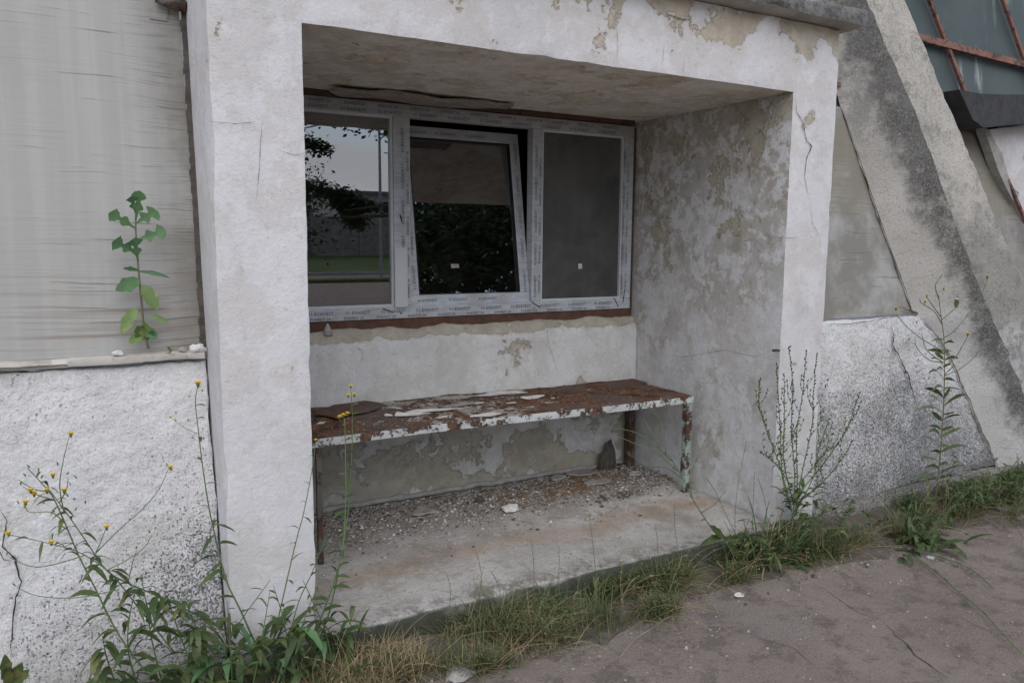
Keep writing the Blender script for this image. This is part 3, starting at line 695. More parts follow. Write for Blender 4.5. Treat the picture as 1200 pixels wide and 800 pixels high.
room.add([(2.44, 1.27, .6), (2.44, 1.42, .6), (2.44, 1.42, 2.6), (2.44, 1.27, 2.4)], [(0, 1, 2, 3)])
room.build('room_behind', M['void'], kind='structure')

# ---------------------------------------------------------------- wall pieces left of the porch
def wallgrid(x0, x1, z0, z1, yf, res=.03, th=.12, amp=.006, seed=0, top=None, bot=None, xs_=None, fine_=0):
    """battered slab whose face follows y = yf(z)"""
    def w(v):
        f = (v.y)/th; y = yf(v.z)+v.y
        z = v.z
        if top and v.z > z1-.02: z += top(v.x)
        if bot and v.z < z0+.02: z += bot(v.x)
        return Vector((v.x, y, z))
    V, F = shell(xs_ or lines(x0, x1, res), [0, th*.5, th], lines(z0, z1, res), lambda *a: True, amp, 9, .008, seed, warp=w, chip=.05)
    if fine_: V = [v+Vector((0, -1, .2))*(mn.noise(v*55)*fine_+mn.noise(v*23)*fine_*1.1) for v in V]
    return V, F
plinth_y = lambda z: .045+z*.205
V, F = wallgrid(-3.6, PX0+.001, -.1, 1.145, plinth_y, .0095, xs_=merge_lines(lines(-3.6, -1.3, .1), lines(-1.3, PX0+.001, .0095)), fine_=.0028, th=.3, amp=.005, seed=11, top=lambda x: .008*mn.noise(Vector((x*4, 0, 0))))
pl = mesh('plinth_wall', V, F, M['plinth'], smooth=True, sharp=60, label='white roughcast plinth wall left of the porch, under the grey sheet', cat='wall')
for pxs, w in (([(0, 597), (8, 610), (3, 640), (18, 655), (25, 680), (17, 700), (15, 745), (13, 770)], .004), ([(12, 655), (5, 655), (-6, 640)], .003)):
    ribbon('crack', [(lambda d: CAM+d*((.035-Vector((0, 1, -.205)).dot(CAM))/Vector((0, 1, -.205)).dot(d)))(ray(*q)) for q in pxs], w, M['crack'], pl, (0, -1, .2), .002)
# sill board on the plinth
V, F = shell(lines(-3.6, PX0-.01, .05), [.252, .27, .29, .31, .34], [1.150, 1.165, 1.18], lambda *a: True, .003, 8, .003, 12, warp=lambda v: v+Vector((0, .06*0, .006*mn.noise(Vector((v.x*3, 0, 0))))), chip=.05)
mesh('sill_board', V, F, M['sill_wood'], smooth=True, sharp=40, label='weathered pale sill board along the top of the left plinth wall', cat='sill')
# fibre sheet leaning back
V, F = shell(lines(-3.6, PX0-.014, .06), [0, .012], lines(1.18, 3.4, .06), lambda *a: True, .004, 1.6, .0, 13, warp=lambda v: Vector((v.x-max(0, v.z-1.2)*.008, wall_y(v.z)+v.y, v.z)))
sh = mesh('cladding_sheet', V, F, M['sheet_left'], smooth=True, sharp=40, label='large grey streaked cladding sheet left of the porch', cat='cladding')
pa = [at_w(*q, off=-.004) for q in ((175, 22), (196, 25), (198, 4), (184, 0))]
Vp = pa+[p+Vector((0, .003, 0)) for p in pa]
mesh('sheet_patch', Vp, [(0, 1, 2, 3), (7, 6, 5, 4), (0, 4, 5, 1), (1, 5, 6, 2)], M['sheet_left'], sh)
sc_ = MB(); p = at_w(200, 5, -.03)
sc_.tube([p+Vector((-.05, 0, .012)), p+Vector((0, -.01, 0)), p+Vector((.05, -.01, -.005))], [.014, .02, .022], 8)
recentre(sc_.build('pipe_stub', M['old_steel'], smooth=True, label='short dark pipe stub at the top of the gap beside the left pier', cat='pipe'))
# gap filler between sheet and pier
gf = MB(); 
for i in range(70):
    z = 1.19+i*.022; w = .014+.012*abs(mn.noise(Vector((i*.4, 0, 0)))); y = wall_y(z)
    gf.add([(PX0-w-.003, y-.006, z), (PX0+.0, y-.012, z), (PX0+.0, y-.012, z+.0225), (PX0-w-.003, y-.006, z+.0225)], [(0, 1, 2, 3)], 1 if (z > 2.4 and mn.noise(Vector((i*.45, 3, 0))) > .05) else 0)
gf.build('gap_filler', [M['dark_bit'], M['foam']], porch, label='dark gap with yellowed foam beside the pier')

# ---------------------------------------------------------------- right of the porch
def rp_top(x): return .012*mn.noise(Vector((x*3, 8, 0)))+.006
V, F = wallgrid(PX3-.001, 4.75, .10, 1.135, plinth_y, .0115, .3, .006, 21, fine_=.0028, top=rp_top, bot=lambda x: -.06*math.sin(max(0, min(1, (x-2.75)/1.1))*math.pi)+.05*(x > 3.5)+.015*mn.noise(Vector((x*4, 1, 0))))
pr = mesh('plinth_wall', V, F, M['plinth_dark'], smooth=True, sharp=60, label='speckled grey white plinth wall right of the porch', cat='wall')
PLN = Vector((0, 1, -.205))
def at_p(px, py, off=0): d = ray(px, py); return CAM+d*((.045+off-PLN.dot(CAM))/PLN.dot(d))
for pxs, w in (([(1043, 381), (1047, 392), (1045, 402), (1052, 415), (1058, 428), (1063, 437), (1067, 450), (1071, 465), (1075, 480)], .009), ([(965, 379), (990, 380), (1020, 376), (1045, 371), (1065, 371)], .003)):
    ribbon('crack', [at_p(*q, off=-.012) for q in pxs], w, M['crack'], pr, (0, -1, .2), .002)
V, F = shell(lines(PX3+.01, 5.4, .035), lines(.0, .3, .05), lines(-.1, .115, .03), lambda *a: True, .014, 7, .012, 22, warp=lambda v: v+Vector((0, .02*mn.noise(Vector((v.x*3, 0, 0))), .02*mn.noise(Vector((v.x*2, 4, 0))))), chip=.1)
mesh('foundation_ledge', V, F, m_rough('crumbled_ledge', (.42, .41, .39), (.13, .125, .12), lambda n, x, y, z: .5, 7, bump=1.4), smooth=True, sharp=60, label='crumbling foundation ledge below the right plinth wall', cat='foundation')
V, F = shell(lines(PX3+.005, 4.0, .05), [.25, .28, .32], [1.14, 1.152, 1.163], lambda *a: True, .004, 8, .003, 23)
# cladding between porch and strut, and beyond
V, F = shell(lines(PX3+.003, 4.3, .06), [0, .012], lines(1.15, 2.41, .06), lambda *a: True, .004, 1.6, .0, 24, warp=lambda v: Vector((v.x, wall_y(v.z)+v.y+.006, v.z)))
mesh('cladding_sheet', V, F, M['sheet_right'], smooth=True, sharp=40, label='brown stained cladding sheet between the porch and the leaning strut', cat='cladding')
V, F = shell(lines(4.32, 6.6, .08), [0, .012], lines(1.0, 2.42, .08), lambda *a: True, .004, 1.6, .0, 25, warp=lambda v: Vector((v.x, wall_y(v.z)+v.y+.006, v.z)))
mesh('cladding_sheet', V, F, M['sheet_far'], smooth=True, sharp=40, label='stained cladding sheet beyond the leaning strut, under the red glazing', cat='cladding')
# rusty red strip stub just right of the porch
rs = MB(); a, b = at_w(982, 99, -.02), at_w(997, 103, -.02)
rs.add([a+Vector((0, 0, -.012)), b+Vector((0, 0, -.01)), b+Vector((0, 0, .01)), a+Vector((0, 0, .012))]+[q+Vector((0, .015, 0)) for q in (a+Vector((0, 0, -.012)), b+Vector((0, 0, -.01)), b+Vector((0, 0, .01)), a+Vector((0, 0, .012)))], [(0, 1, 2, 3), (7, 6, 5, 4), (0, 4, 5, 1), (3, 2, 6, 7), (1, 5, 6, 2)])
recentre(rs.build('flashing_strip', M['red_steel'], label='short rusty flashing strip poking out beside the right pier', cat='flashing'))

# the leaning strut: inner edge on the wall, front arris, outer arris
E_IN = [(-.15, 4.79), (0., 4.70), (.95, 4.22), (1.165, 3.95), (1.8, 3.64), (2.41, 3.36), (3.3, 2.96)]
def interp(T, z):
    if z <= T[0][0]: return T[0][1]
    for (a, x), (b, y) in zip(T, T[1:]):
        if z <= b: return x+(y-x)*(z-a)/(b-a)
    return T[-1][1]
OFF = -.2
fe = [at_w(*q, off=OFF) for q in ((1190, 430), (1144, 325), (1117, 250), (1067, 112), (1016, 0))]
E_FR = [(p.z, p.x) for p in fe]; s_ = (E_FR[2][1]-E_FR[0][1])/(E_FR[2][0]-E_FR[0][0])
E_FR = [(-.15, E_FR[0][1]+(-.15-E_FR[0][0])*s_)]+E_FR+[(3.4, E_FR[-1][1]+(3.4-E_FR[-1][0])*-.66)]
ge = [at_w(*q, off=OFF) for q in ((1196, 321), (1121, 142), (1062, 0))]
E_RT = [(p.z, p.x) for p in ge]; s2 = (E_RT[1][1]-E_RT[0][1])/(E_RT[1][0]-E_RT[0][0])
E_RT = [(-.15, E_RT[0][1]+(-.15-E_RT[0][0])*s2)]+E_RT+[(3.4, E_RT[-1][1]+(3.4-E_RT[-1][0])*-.63)]
zl = lines(-.15, 3.3, .035); Vs, Fs, mi = [], [], []; NA, NB = 9, 11
for k, z in enumerate(zl):
    yi = (wall_y(z) if z > 1.15 else min(wall_y(z), plinth_y(z)))+.03; yf = wall_y(z)+OFF
    a, b, c = Vector((interp(E_IN, z), yi-.03, z)), Vector((interp(E_FR, z), yf, z)), Vector((interp(E_RT, z), yf+.01, z))
    row = [a.lerp(b, i/NA) for i in range(NA)]+[b.lerp(c, i/NB) for i in range(NB+1)]+[c+Vector((.03, .12, 0)), c+Vector((.05, .35, 0))]
    for i, p in enumerate(row):
        w = mn.noise_vector(p*8)*.007+mn.noise_vector(p*25)*.006
        if i == NA: w += Vector((.002, .008+.02*max(0, mn.noise(p*6)), 0))
        Vs.append(p+w)
nr = NA+NB+3
for k in range(len(zl)-1):
    for i in range(nr-1):
        Fs.append((k*nr+i, k*nr+i+1, (k+1)*nr+i+1, (k+1)*nr+i)); mi.append(0 if i < NA else 1)
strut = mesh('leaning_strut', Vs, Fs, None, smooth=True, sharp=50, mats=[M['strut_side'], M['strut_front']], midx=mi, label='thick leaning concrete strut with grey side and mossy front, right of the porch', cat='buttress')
ribbon('crack', [Vector((interp(E_IN, z)-.006, min(plinth_y(z), wall_y(z))-.012, z)) for z in (1.1, 1.0, .85, .7, .5, .35, .2, .08)], .013, M['joint_soil'], strut, (0, -1, .2), .003, jag=.35)
ribbon('crack', [Vector((interp(E_IN, z)-.01, wall_y(z)-.012, z)) for z in (2.4, 2.1, 1.8, 1.5, 1.3, 1.16)], .006, M['wood_strip'], strut, (0, -1, .2), .003, jag=.2)
ribbon('crack', [at_w(*q, off=-.012) for q in ((1058, 361), (1070, 364), (1083, 368), (1092, 370))], .012, M['wood_strip'], strut, (0, -1, .2), .003, jag=.4)

# glazing with red bars beyond the strut
gz0, gz1 = 2.4, 3.9
glz = empty('roof_glazing', (5, wall_y(gz0), gz0), label='slanted cloudy glass panes in flaking red steel bars beyond the strut', cat='window')
def on_wall(x, z, off=0): return Vector((x, wall_y(z, off), z))
# bars lean with the strut
bx = lambda x, z: x-(z-2.6)*.62
bars = [4.63, 5.42+.15, 6.45]
hz0 = 2.88
cells = []
xl = [2.4]+bars+[7.8]
for i in range(len(xl)-1):
    for (za, zb) in ((gz0, hz0), (hz0, 3.9)):
        a, b = xl[i], xl[i+1]
        Vg = [on_wall(bx(a, za), za, .02), on_wall(bx(b, za), za, .02), on_wall(bx(b, zb), zb, .02), on_wall(bx(a, zb), zb, .02)]
        mesh('pane', Vg, [(0, 1, 2, 3)], M['roof_glass'], glz)
def wbar(p, q, w, d, name, mat, par, seg=14):
    n_ = Vector((0, -1, .13)).normalized(); dd = (q-p).normalized(); s = dd.cross(n_).normalized(); m = MB()
    prev = None
    for i in range(seg+1):
        c = p.lerp(q, i/seg); ww = w*(1+.18*mn.noise(c*9)); base = len(m.V)
        m.V += [c-s*ww, c+s*ww, c+s*ww*.9+n_*d, c-s*ww*.9+n_*d]
        if i:
            for k in range(4): m.F.append((base-4+k, base-4+(k+1) % 4, base+(k+1) % 4, base+k)); m.M.append(0)
    return m.build(name, mat, par)
for x in bars: wbar(on_wall(bx(x, gz0), gz0, .0), on_wall(bx(x, 3.9), 3.9, .0), .015, .022, 'glazing_bar', M['red_steel'], glz)
wbar(on_wall(3.2, hz0+.06, -.005), on_wall(7.0, hz0-.05, -.005), .024, .026, 'cross_bar', M['red_steel'], glz)
wbar(on_wall(4.3, gz0-.01, -.005), on_wall(4.95, gz0-.025, -.005), .03, .03, 'rusty_sill', M['wood_strip'], glz)
# the next porch: dark tapered canopy slab and white broken plaster wall with rusty strip
np_ = empty('next_porch', (5.6, 0, 0), label='broken white plastered porch with a black canopy slab at the right edge', cat='building')
def prism(px_list, y0, y1, name, mat, par, **k):
    A = [at(*q, y0) for q in px_list]; B = [p+Vector((0, y1-y0, 0)) for p in A]; n = len(A)
    return mesh(name, A+B, [tuple(range(n))[::-1], tuple(range(n, 2*n))]+[(i, (i+1) % n, n+(i+1) % n, n+i) for i in range(n)], mat, par, **k)
prism([(1124, 105), (1150, 110), (1180, 111), (1240, 111), (1240, 142), (1178, 147), (1153, 150), (1140, 140)], .24, .44, 'canopy_slab', M['slab_dark'], np_, smooth=True, sharp=30)
prism([(1158, 152), (1175, 150), (1240, 146), (1240, 262), (1206, 268), (1197, 255), (1192, 240), (1194, 226), (1183, 216), (1178, 200), (1174, 182), (1166, 168)], .37, .44, 'broken_wall', M['front'], np_)
prism([(1153, 150), (1159, 152), (1167, 168), (1175, 182), (1180, 200), (1185, 216), (1194, 228), (1190, 240), (1180, 222), (1170, 200), (1162, 176)], .36, .42, 'broken_brick_edge', M['stone'], np_)
wbar(at_w(1153, 152, -.03), at_w(1216, 296, -.03), .013, .02, 'rusty_strip', M['red_steel'], np_)

# ---------------------------------------------------------------- the bench
BZ, BY0, BY1, BX0, BX1 = .722, .534, 1.16, .03, 2.335
bench = empty('bench', (1.2, .85, .15), label='rusty metal bench with flaking white front edge inside the porch', cat='bench')
def seat_warp(v):
    v = v.copy()
    v.z += .005*math.sin(v.x*2.3)+.004*mn.noise(Vector((v.x*4, v.y*4, 0)))
    if v.y > 1.0 and v.x > 2.0: v.x += .04
    b = math.exp(-(((v.x-.45)/.2)**2+((v.y-.86)/.16)**2)); 
    if v.z > BZ-.006: v.z += .045*b*(1+.5*mn.noise(v*12)) + .012*max(0, mn.noise(Vector((v.x*5, v.y*7, 2)))-.1)*(1 if v.x < 1.5 else .3)
    return v
V, F = shell(lines(BX0, BX1+.02, .025), lines(BY0+.008, BY1, .025), [BZ-.022, BZ], lambda *a: True, .0025, 14, .002, 31, warp=seat_warp)
mesh('seat', V, F, M['rust'], bench, smooth=True, sharp=50)
V, F = shell(lines(BX0, BX1+.01, .03), [BY0-.004, BY0+.004], lines(BZ-.038, BZ-.0, .0095), lambda *a: True, .0012, 12, .001, 32, warp=lambda v: v+Vector((0, 0, .005*math.sin(v.x*2.3))))
mesh('front_rail', V, F, M['chip_white'], bench, smooth=True, sharp=50, label='flaking white painted front edge')
fr_ = MB(); fr_.box(BX0+.02, BX1-.02, BY1-.03, BY1-.0, BZ-.06, BZ-.024); fr_.build('rear_rail', M['old_steel'], bench)
def leg(x, y, mat, w=.02, z0=.14):
    m = MB(); V, F = shell([x-w, x-w+.006, x+w], [y, y+.006, y+2*w], lines(z0, BZ-.03, .05), lambda a, b, c: a < x-w+.006 or b < y+.006, .001, 10, .0008, 33)
    m.add(V, F); m.build('leg', mat, bench)
leg(BX1-.012, BY0+.002, M['chip_green']); leg(BX1-.0, BY1-.09, M['old_steel'], .026); leg(.17, BY0+.002, M['old_steel'], .012); leg(.1, BY1-.09, M['old_steel'])
w_ = MB(); w_.box(BX1-.026, BX1+.002, BY0+.01, BY1-.07, BZ-.062, BZ-.03); w_.build('end_rail', M['chip_green'], bench)

# paint flakes lying on the bench
def seat_z(x, y): return seat_warp(Vector((x, y, BZ))).z
fl = [((588, 461), .165, .05, 'largest pale paint flake lying flat near the back of the bench seat', 'flake', .006),
      ((622, 466), .085, .03, 'grey curled paint flake right of the largest one on the bench', 'flake', .01),
      ((572, 487), .085, .035, 'white paint flake near the front edge in the middle of the bench', 'flake', .008),
      ((506, 483), .11, .045, 'broad pale paint flake left of the middle on the bench seat', 'flake', .01),
      ((478, 489), .09, .035, 'dirty white paint flake beside the blistered rust on the bench', 'flake', .012),
      ((532, 476), .09, .03, 'small grey flake behind the broad pale one on the bench', 'flake_back', .008),
      ((540, 467), .11, .03, 'thin curled grey flake at the back of the bench seat', 'flake_back', .012),
      ((377, 499), .02, .012, 'tiny white flake at the left end of the bench by the pier', 'flake', .003),
      ((648, 466), .012, .009, 'tiny white crumb on the rust, right half of the bench', 'flake', .004)]
fl += [((462, 482), .04, .02, 'chip of pale paint against the lifted rust plate on the bench', 'flake', .008), ((520, 490), .035, .015, 'narrow pale chip just behind the front rail, left of the white flake', 'flake', .006), ((560, 473), .03, .016, 'small pale chip between the two long grey flakes and the white one', 'flake', .006),
       ((600, 472), .028, .013, 'small flake in front of the largest flake on the bench', 'flake', .005), ((455, 492), .022, .012, 'crumb of paint near the front edge below the rust plate', 'flake', .005), ((690, 456), .014, .008, 'lone crumb on the clean rusty right half of the bench', 'flake_back', .003)]
for i, (q, rx, ry, lab, mt, cu) in enumerate(fl):
    p = at_z(*q, BZ+.004); ol = irregular(p.x, p.y, rx, ry, 11, 100+i, .42)
    recentre(flatpiece('paint_flake', ol, lambda x, y: seat_z(x, y)+.002, .0025, M[mt], None, smooth=False, curl=cu*.7, seed=i, label=lab, cat='paint flake', group='paint flakes on the bench'))
bl = irregular(.42, .86, .17, .13, 14, 5, .12)
recentre(flatpiece('rust_plate', bl, lambda x, y: seat_z(x, y)+.006, .006, M['rust'], None, curl=.018, seed=9, label='lifted plate of blistered brown rust at the left end of the bench', cat='rust scale'))

def crumbs(name, n, area, zf, smin, smax, mat, kind='stuff', flat=.5, seed=1, label=None, cat=None, dens=None):
    r = random.Random(seed); m = MB()
    while n > 0:
        x, y = area(r)
        if dens and r.random() > dens(x, y): continue
        n -= 1; s = r.uniform(smin, smax)*(1 if r.random() < .85 else 1.9); a = r.uniform(0, 6.28); z = zf(x, y)
        ks = r.choice((4, 5, 6)); top = []; bot = []
        for i in range(ks):
            t = a+2*math.pi*i/ks+r.uniform(-.3, .3); e = s*r.uniform(.6, 1.1)
            bot.append(Vector((x+e*math.cos(t), y+e*math.sin(t)*.8, z-.001)))
            top.append(Vector((x+e*.75*math.cos(t), y+e*.6*math.sin(t), z+s*flat*r.uniform(.5, 1.2))))
        m.add(bot+top, [tuple(range(ks, 2*ks))]+[(i, (i+1) % ks, ks+(i+1) % ks, ks+i) for i in range(ks)])
    return m.build(name, mat, label=label, cat=cat, kind=kind)
bench_area = lambda r: (r.uniform(BX0+.02, 2.3), r.uniform(BY0+.02, BY1-.02))
crumbs('paint_crumbs', 420, lambda r: (min(2.25, max(.1, r.gauss(.9, .4))), r.uniform(BY0+.03, BY1-.05)), lambda x, y: seat_z(x, y)+.002, .0015, .006, M['flake_back'], flat=.25, seed=3, label='small white paint crumbs scattered over the bench seat', cat='debris')
crumbs('rust_crumbs', 1500, bench_area, lambda x, y: seat_z(x, y)+.001, .003, .011, M['rust'], flat=.3, seed=4, label='loose rust scale all over the bench seat', cat='debris')

# ---------------------------------------------------------------- debris on the step
def fz(x, y): return .131+max(0, y)*.03+.004*mn.noise(Vector((x*3, y*3, 7)))
flo = lambda r: (r.uniform(.05, 2.4), min(1.12, max(.3, 1.14-abs(r.gauss(0, .26)))))
crumbs('plaster_crumbs', 4200, flo, fz, .002, .008, M['flake_back'], seed=5, label='fine plaster crumbs spread at the back of the step under the bench', cat='debris')
crumbs('white_crumbs', 1500, flo, fz, .0015, .006, M['flake'], seed=6, label='white paint specks on the step under the bench', cat='debris')
crumbs('dark_crumbs', 1300, flo, fz, .003, .009, M['dark_bit'], flat=.3, seed=7, label='dark dirt crumbs on the step under the bench', cat='debris')
crumbs('leaf_litter', 520, lambda r: (r.gauss(1.75, .28), r.gauss(.9, .12)), fz, .006, .016, M['brown_bit'], flat=.35, seed=8, label='brown leaf litter on the right half of the step', cat='leaf litter')
crumbs('dark_gravel', 90, lambda r: (r.gauss(1.93, .1), r.gauss(.66, .03)), fz, .004, .012, M['dark_bit'], flat=.4, seed=9, label='patch of dark chips on the right side of the step', cat='debris')
crumbs('step_grit', 1500, lambda r: (r.uniform(.1, 2.4), r.uniform(-.05, .7)), fz, .0015, .005, M['flake_back'], seed=19, label='grit scattered on the front of the step', cat='debris')
def lump(name, c, r, mat, label, cat, seed, sq=(1, 1, .6), taper=0., **k):
    bm = bmesh.new(); bmesh.ops.create_icosphere(bm, subdivisions=3, radius=1)
    for v in bm.verts:
        d = v.co.normalized(); f = 1+.35*mn.noise(d*1.6+Vector((seed, 0, 0)))+.2*mn.noise(d*4+Vector((seed, 2, 0)))+.1*mn.noise(d*9)
        v.co = Vector((d.x*sq[0], d.y*sq[1], max(-.4, d.z)*sq[2]))*r*f
        if taper: v.co.x *= 1-taper*max(0, d.z)-.25*max(0, d.z)**3; v.co.x += .2*r*max(0, d.z)
    me = bpy.data.meshes.new(name); bm.to_mesh(me); bm.free(); me.materials.append(mat)
    o = bpy.data.objects.new(name, me); COL.objects.link(o); o.location = c; o['label'] = label; o['category'] = cat
    for kk, vv in k.items(): o[kk] = vv
    return o
p = at_z(598, 598, .155); lump('crumpled_paper', p+Vector((0, 0, .012)), .045, M['flake'], 'crumpled dirty white paper lump in the middle of the step', 'paper', 3, (1.1, .8, .45))
p = at_z(562, 588, .16); lump('dark_lump', p+Vector((0, 0, .01)), .028, M['dark_bit'], 'small dark crooked lump left of the crumpled paper on the step', 'debris', 8, (.9, .5, 1))
# dark pointed tile leaning on the back wall
c0 = at(708, 556, 1.13)
lump('rubble_piece', (c0.x, 1.1, .2), .075, M['dark_bit'], 'dark pointed rubble piece leaning on the back wall under the bench', 'rubble', 14, (.85, .4, 2.1), taper=.55)
for i, (q, rx, ry, lab, mt) in enumerate([((683, 556), .1, .05, 'large grey plaster slab lying by the dark scrap on the step', 'flake_back'), ((655, 562), .05, .03, 'pale plaster slab left of the large grey one on the step', 'stone'),
        ((700, 566), .1, .035, 'brown edged plaster slab in front of the dark scrap', 'flake_back'), ((496, 601), .075, .035, 'thin grey plate at the left of the step under the bench', 'flake_back'), ((745, 556), .05, .03, 'small plaster slab beside the rear right bench leg', 'stone')]):
    p = at_z(*q, .165); recentre(flatpiece('plaster_slab', irregular(p.x, p.y, rx, ry, 9, 40+i, .25), lambda x, y: fz(x, y)+.004, .012, M[mt], None, smooth=False, curl=.01, seed=i, label=lab, cat='plaster piece', group='plaster pieces on the step'))
tw = MB(); r = random.Random(4)
for i in range(46):
    x, y = r.gauss(1.6, .5), r.uniform(.4, 1.05); a = r.uniform(0, 6.3); L = r.uniform(.03, .12); z = fz(x, y)+.004
    if not .1 < x < 2.35: continue
    tw.tube([(x, y, z), (x+L*.5*math.cos(a), y+L*.5*math.sin(a), z+.008), (x+L*math.cos(a+.4), y+L*math.sin(a+.4), z)], .0014, 4)
tw.build('twigs', M['stem_brown'], label='dry twigs scattered on the step', cat='twigs', kind='stuff')
# rubble on the left sill
for i, (q, s, lab) in enumerate([((231, 407), .022, 'grey white rubble chip on the sill against the pier'), ((137, 405), .014, 'small white rubble chip left of the sill weed'), ((214, 413), .012, 'flat crumb beside the yellow green sill seedling')]):
    p = at(*q, .262); lump('rubble_chip', (p.x, .262, 1.187), s, M['flake'] if i < 2 else M['flake_back'], lab, 'rubble', 20+i, (1.3, .7, .9), group='rubble chips on the left sill')
# gravel and chips on the asphalt
def gnd(x, y): return gz(x, y)+.001
crumbs('gravel', 2600, lambda r: (r.uniform(-.3, 6), r.uniform(-2.3, .05)), gnd, .002, .006, M['flake_back'], flat=.35, seed=11, label='pale gravel grains strewn over the dusty asphalt', cat='gravel')
crumbs('pale_chips', 260, lambda r: (r.uniform(.3, 5), -.15-abs(r.gauss(0, .45))), gnd, .002, .007, M['stone'], seed=12, label='white plaster chips along the foot of the porch', cat='debris')
crumbs('litter_strip', 900, lambda r: (r.uniform(-.2, 5), -.12-abs(r.gauss(0, .12))), gnd, .004, .012, M['soil'], seed=13, flat=.6, label='loose soil crumbs along the foot of the porch', cat='soil')
for i, (q, s, lab) in enumerate([((538, 793), .045, 'flat grey stone at the bottom edge, in front of the grass'), ((866, 699), .02, 'small white stone in the grass before the step'), ((1090, 655), .02, 'small stone under the leaves at right')]):
    p = at_z(*q, .0); lump('stone', (p.x, p.y, .008), s, M['stone'] if i != 1 else M['flake'], lab, 'stone', 30+i, (1.2, .9, .45), group='loose stones by the grass')
GRD = bpy.data.objects['ground']
for q, w in (([(1035, 728), (1050, 745), (1063, 755), (1072, 768), (1090, 780), (1112, 795)], .004), ([(965, 690), (985, 705), (1005, 718), (1035, 728)], .0022), ([(1120, 720), (1150, 735), (1200, 742)], .002), ([(880, 745), (930, 760), (960, 785)], .0016)):
    ribbon('crack', [Vector((p.x, p.y, gz(p.x, p.y)+.0015)) for p in [at_z(*a_) for a_ in q]], w, M['crack'], GRD, (0, 0, 1), .001)
# soil strip under the weeds
def strip(name, xa, xb, ya, yb, mat, h=.02, seed=0, **k):
    Vs, Fs = [], []; X_ = lines(xa, xb, .05); n = 9
    for x in X_:
        e = yb(x) - .07*mn.noise(Vector((x*3+seed, 0, 0)))-.03*mn.noise(Vector((x*11, 0, 2)))
        for j in range(n+1):
            t = j/n; y = ya+(e-ya)*t
            Vs.append((x, y, gz(x, y)+.004+h*(1-t)**1.3*(1+.5*mn.noise(Vector((x*9, y*9, 0)))) if j < n else gz(x, y)-.004))
    for i in range(len(X_)-1):
        for j in range(n): Fs.append((i*(n+1)+j, i*(n+1)+j+1, (i+1)*(n+1)+j+1, (i+1)*(n+1)+j))
    return mesh(name, Vs, Fs, mat, smooth=True, kind='structure', **k)
def edge_y(x):       # outer limit of the weedy strip
    x += .12*mn.noise(Vector((x*9, 1, 1)))
    T = [(-4, -.35), (-.8, -.3), (.2, -.33), (.7, -.42), (1.2, -.38), (1.8, -.28), (2.2, -.33), (2.8, -.42), (3.3, -.35), (4., -.4), (5.5, -.5)]
    return interp(T, x)-.09*mn.noise(Vector((x*4.5, 2, 2)))
strip('soil_strip', -4, 6, .04, edge_y, M['soil'], .05)

# ================================================================ VEGETATION
def leafmesh(m, base, d, L, W, droop=.4, lobes=0, up=Vector((0, 0, 1)), seg=6, fold=.25, mi=0, twist=0.):
    """a real leaf: folded along the midrib, drooping, optionally lobed"""
    d = d.normalized(); s = d.cross(up)
    if s.length < .1: s = d.cross(Vector((1, 0, 0)))
    s.normalize(); n_ = s.cross(d).normalized()
    if twist: q = Matrix.Rotation(twist, 3, d); s = q@s; n_ = q@n_
    b = len(m.V)
    for i in range(seg+1):
        t = i/seg
        c = base+d*(L*t)-Vector((0, 0, 1))*(droop*L*t*t)
        if lobes:
            w = W*(1+.15*math.sin(L*900))*interp([(0, .12), (.16, .16), (.3, .3), (.4, .85), (.46, .8), (.55, .28), (.66, .34), (.76, .95), (.86, .98), (.93, .6), (1, 0)], t)
        else: w = W*math.sin(math.pi*min(1, t*.93+.05))**.8
        c = c+s*(.10*L*t*t*math.sin(L*700+W*900)); w *= 1+.16*math.sin(i*2.3+L*500)
        if i == seg: w = .0006
        m.V += [c-s*w+n_*w*fold, c-n_*.0005, c+s*w+n_*w*fold]
    for i in range(seg):
        k = b+3*i
        m.F += [(k, k+1, k+4, k+3), (k+1, k+2, k+5, k+4)]; m.M += [mi, mi]
def leafobj(parent, base, d, L, W, mat, name='leaf', **k):
    m = MB(); leafmesh(m, base, d, L, W, **k); return m.build(name, mat, parent, smooth=True)
def curve_pts(pts, sub=4):
    out = []; P = [pts[0]]+list(pts)+[pts[-1]]
    for i in range(1, len(P)-2):
        for s in range(sub):
            t = s/sub; a, b, c, d = P[i-1], P[i], P[i+1], P[i+2]
            out.append(.5*((2*b)+(c-a)*t+(2*a-5*b+4*c-d)*t*t+(3*b-a-3*c+d)*t**3))
    out.append(pts[-1]); return out
def stemobj(parent, pts, r0, r1, mat=None, name='stem'):
    P = curve_pts(pts); m = MB(); n = len(P); m.tube(P, [r0+(r1-r0)*i/(n-1) for i in range(n)], 5)
    m.build(name, mat or M['stem'], parent, smooth=True); return P
def flower(parent, p, r=.009, mat=None, n=8):
    m = MB(); rr = random.Random(int(p.x*999))
    for ring in range(2):
        for i in range(n):
            a = 2*math.pi*i/n+ring*.4+rr.uniform(-.1, .1); d = Vector((math.cos(a), math.sin(a)-.35, .35+.8*ring))
            leafmesh(m, p, d, r*(1-.25*ring), r*.3, droop=.2, seg=3, fold=.1)
    m.build('flower_head', mat or M['petal'], parent)
    g_ = MB(); g_.tube([p-Vector((0, 0, r*.9)), p-Vector((0, 0, r*.3)), p+Vector((0, 0, r*.1))], [r*.18, r*.36, r*.3], 6); g_.build('calyx', M['stem'], parent)
def bud(m, p, d, s):
    m.tube([p, p+d*s*.5, p+d*s], [s*.12, s*.24, s*.06], 5)
def thing_plant(name, base, label, cat='weed', group=None): return empty(name, base, label=label, cat=cat, group=group)
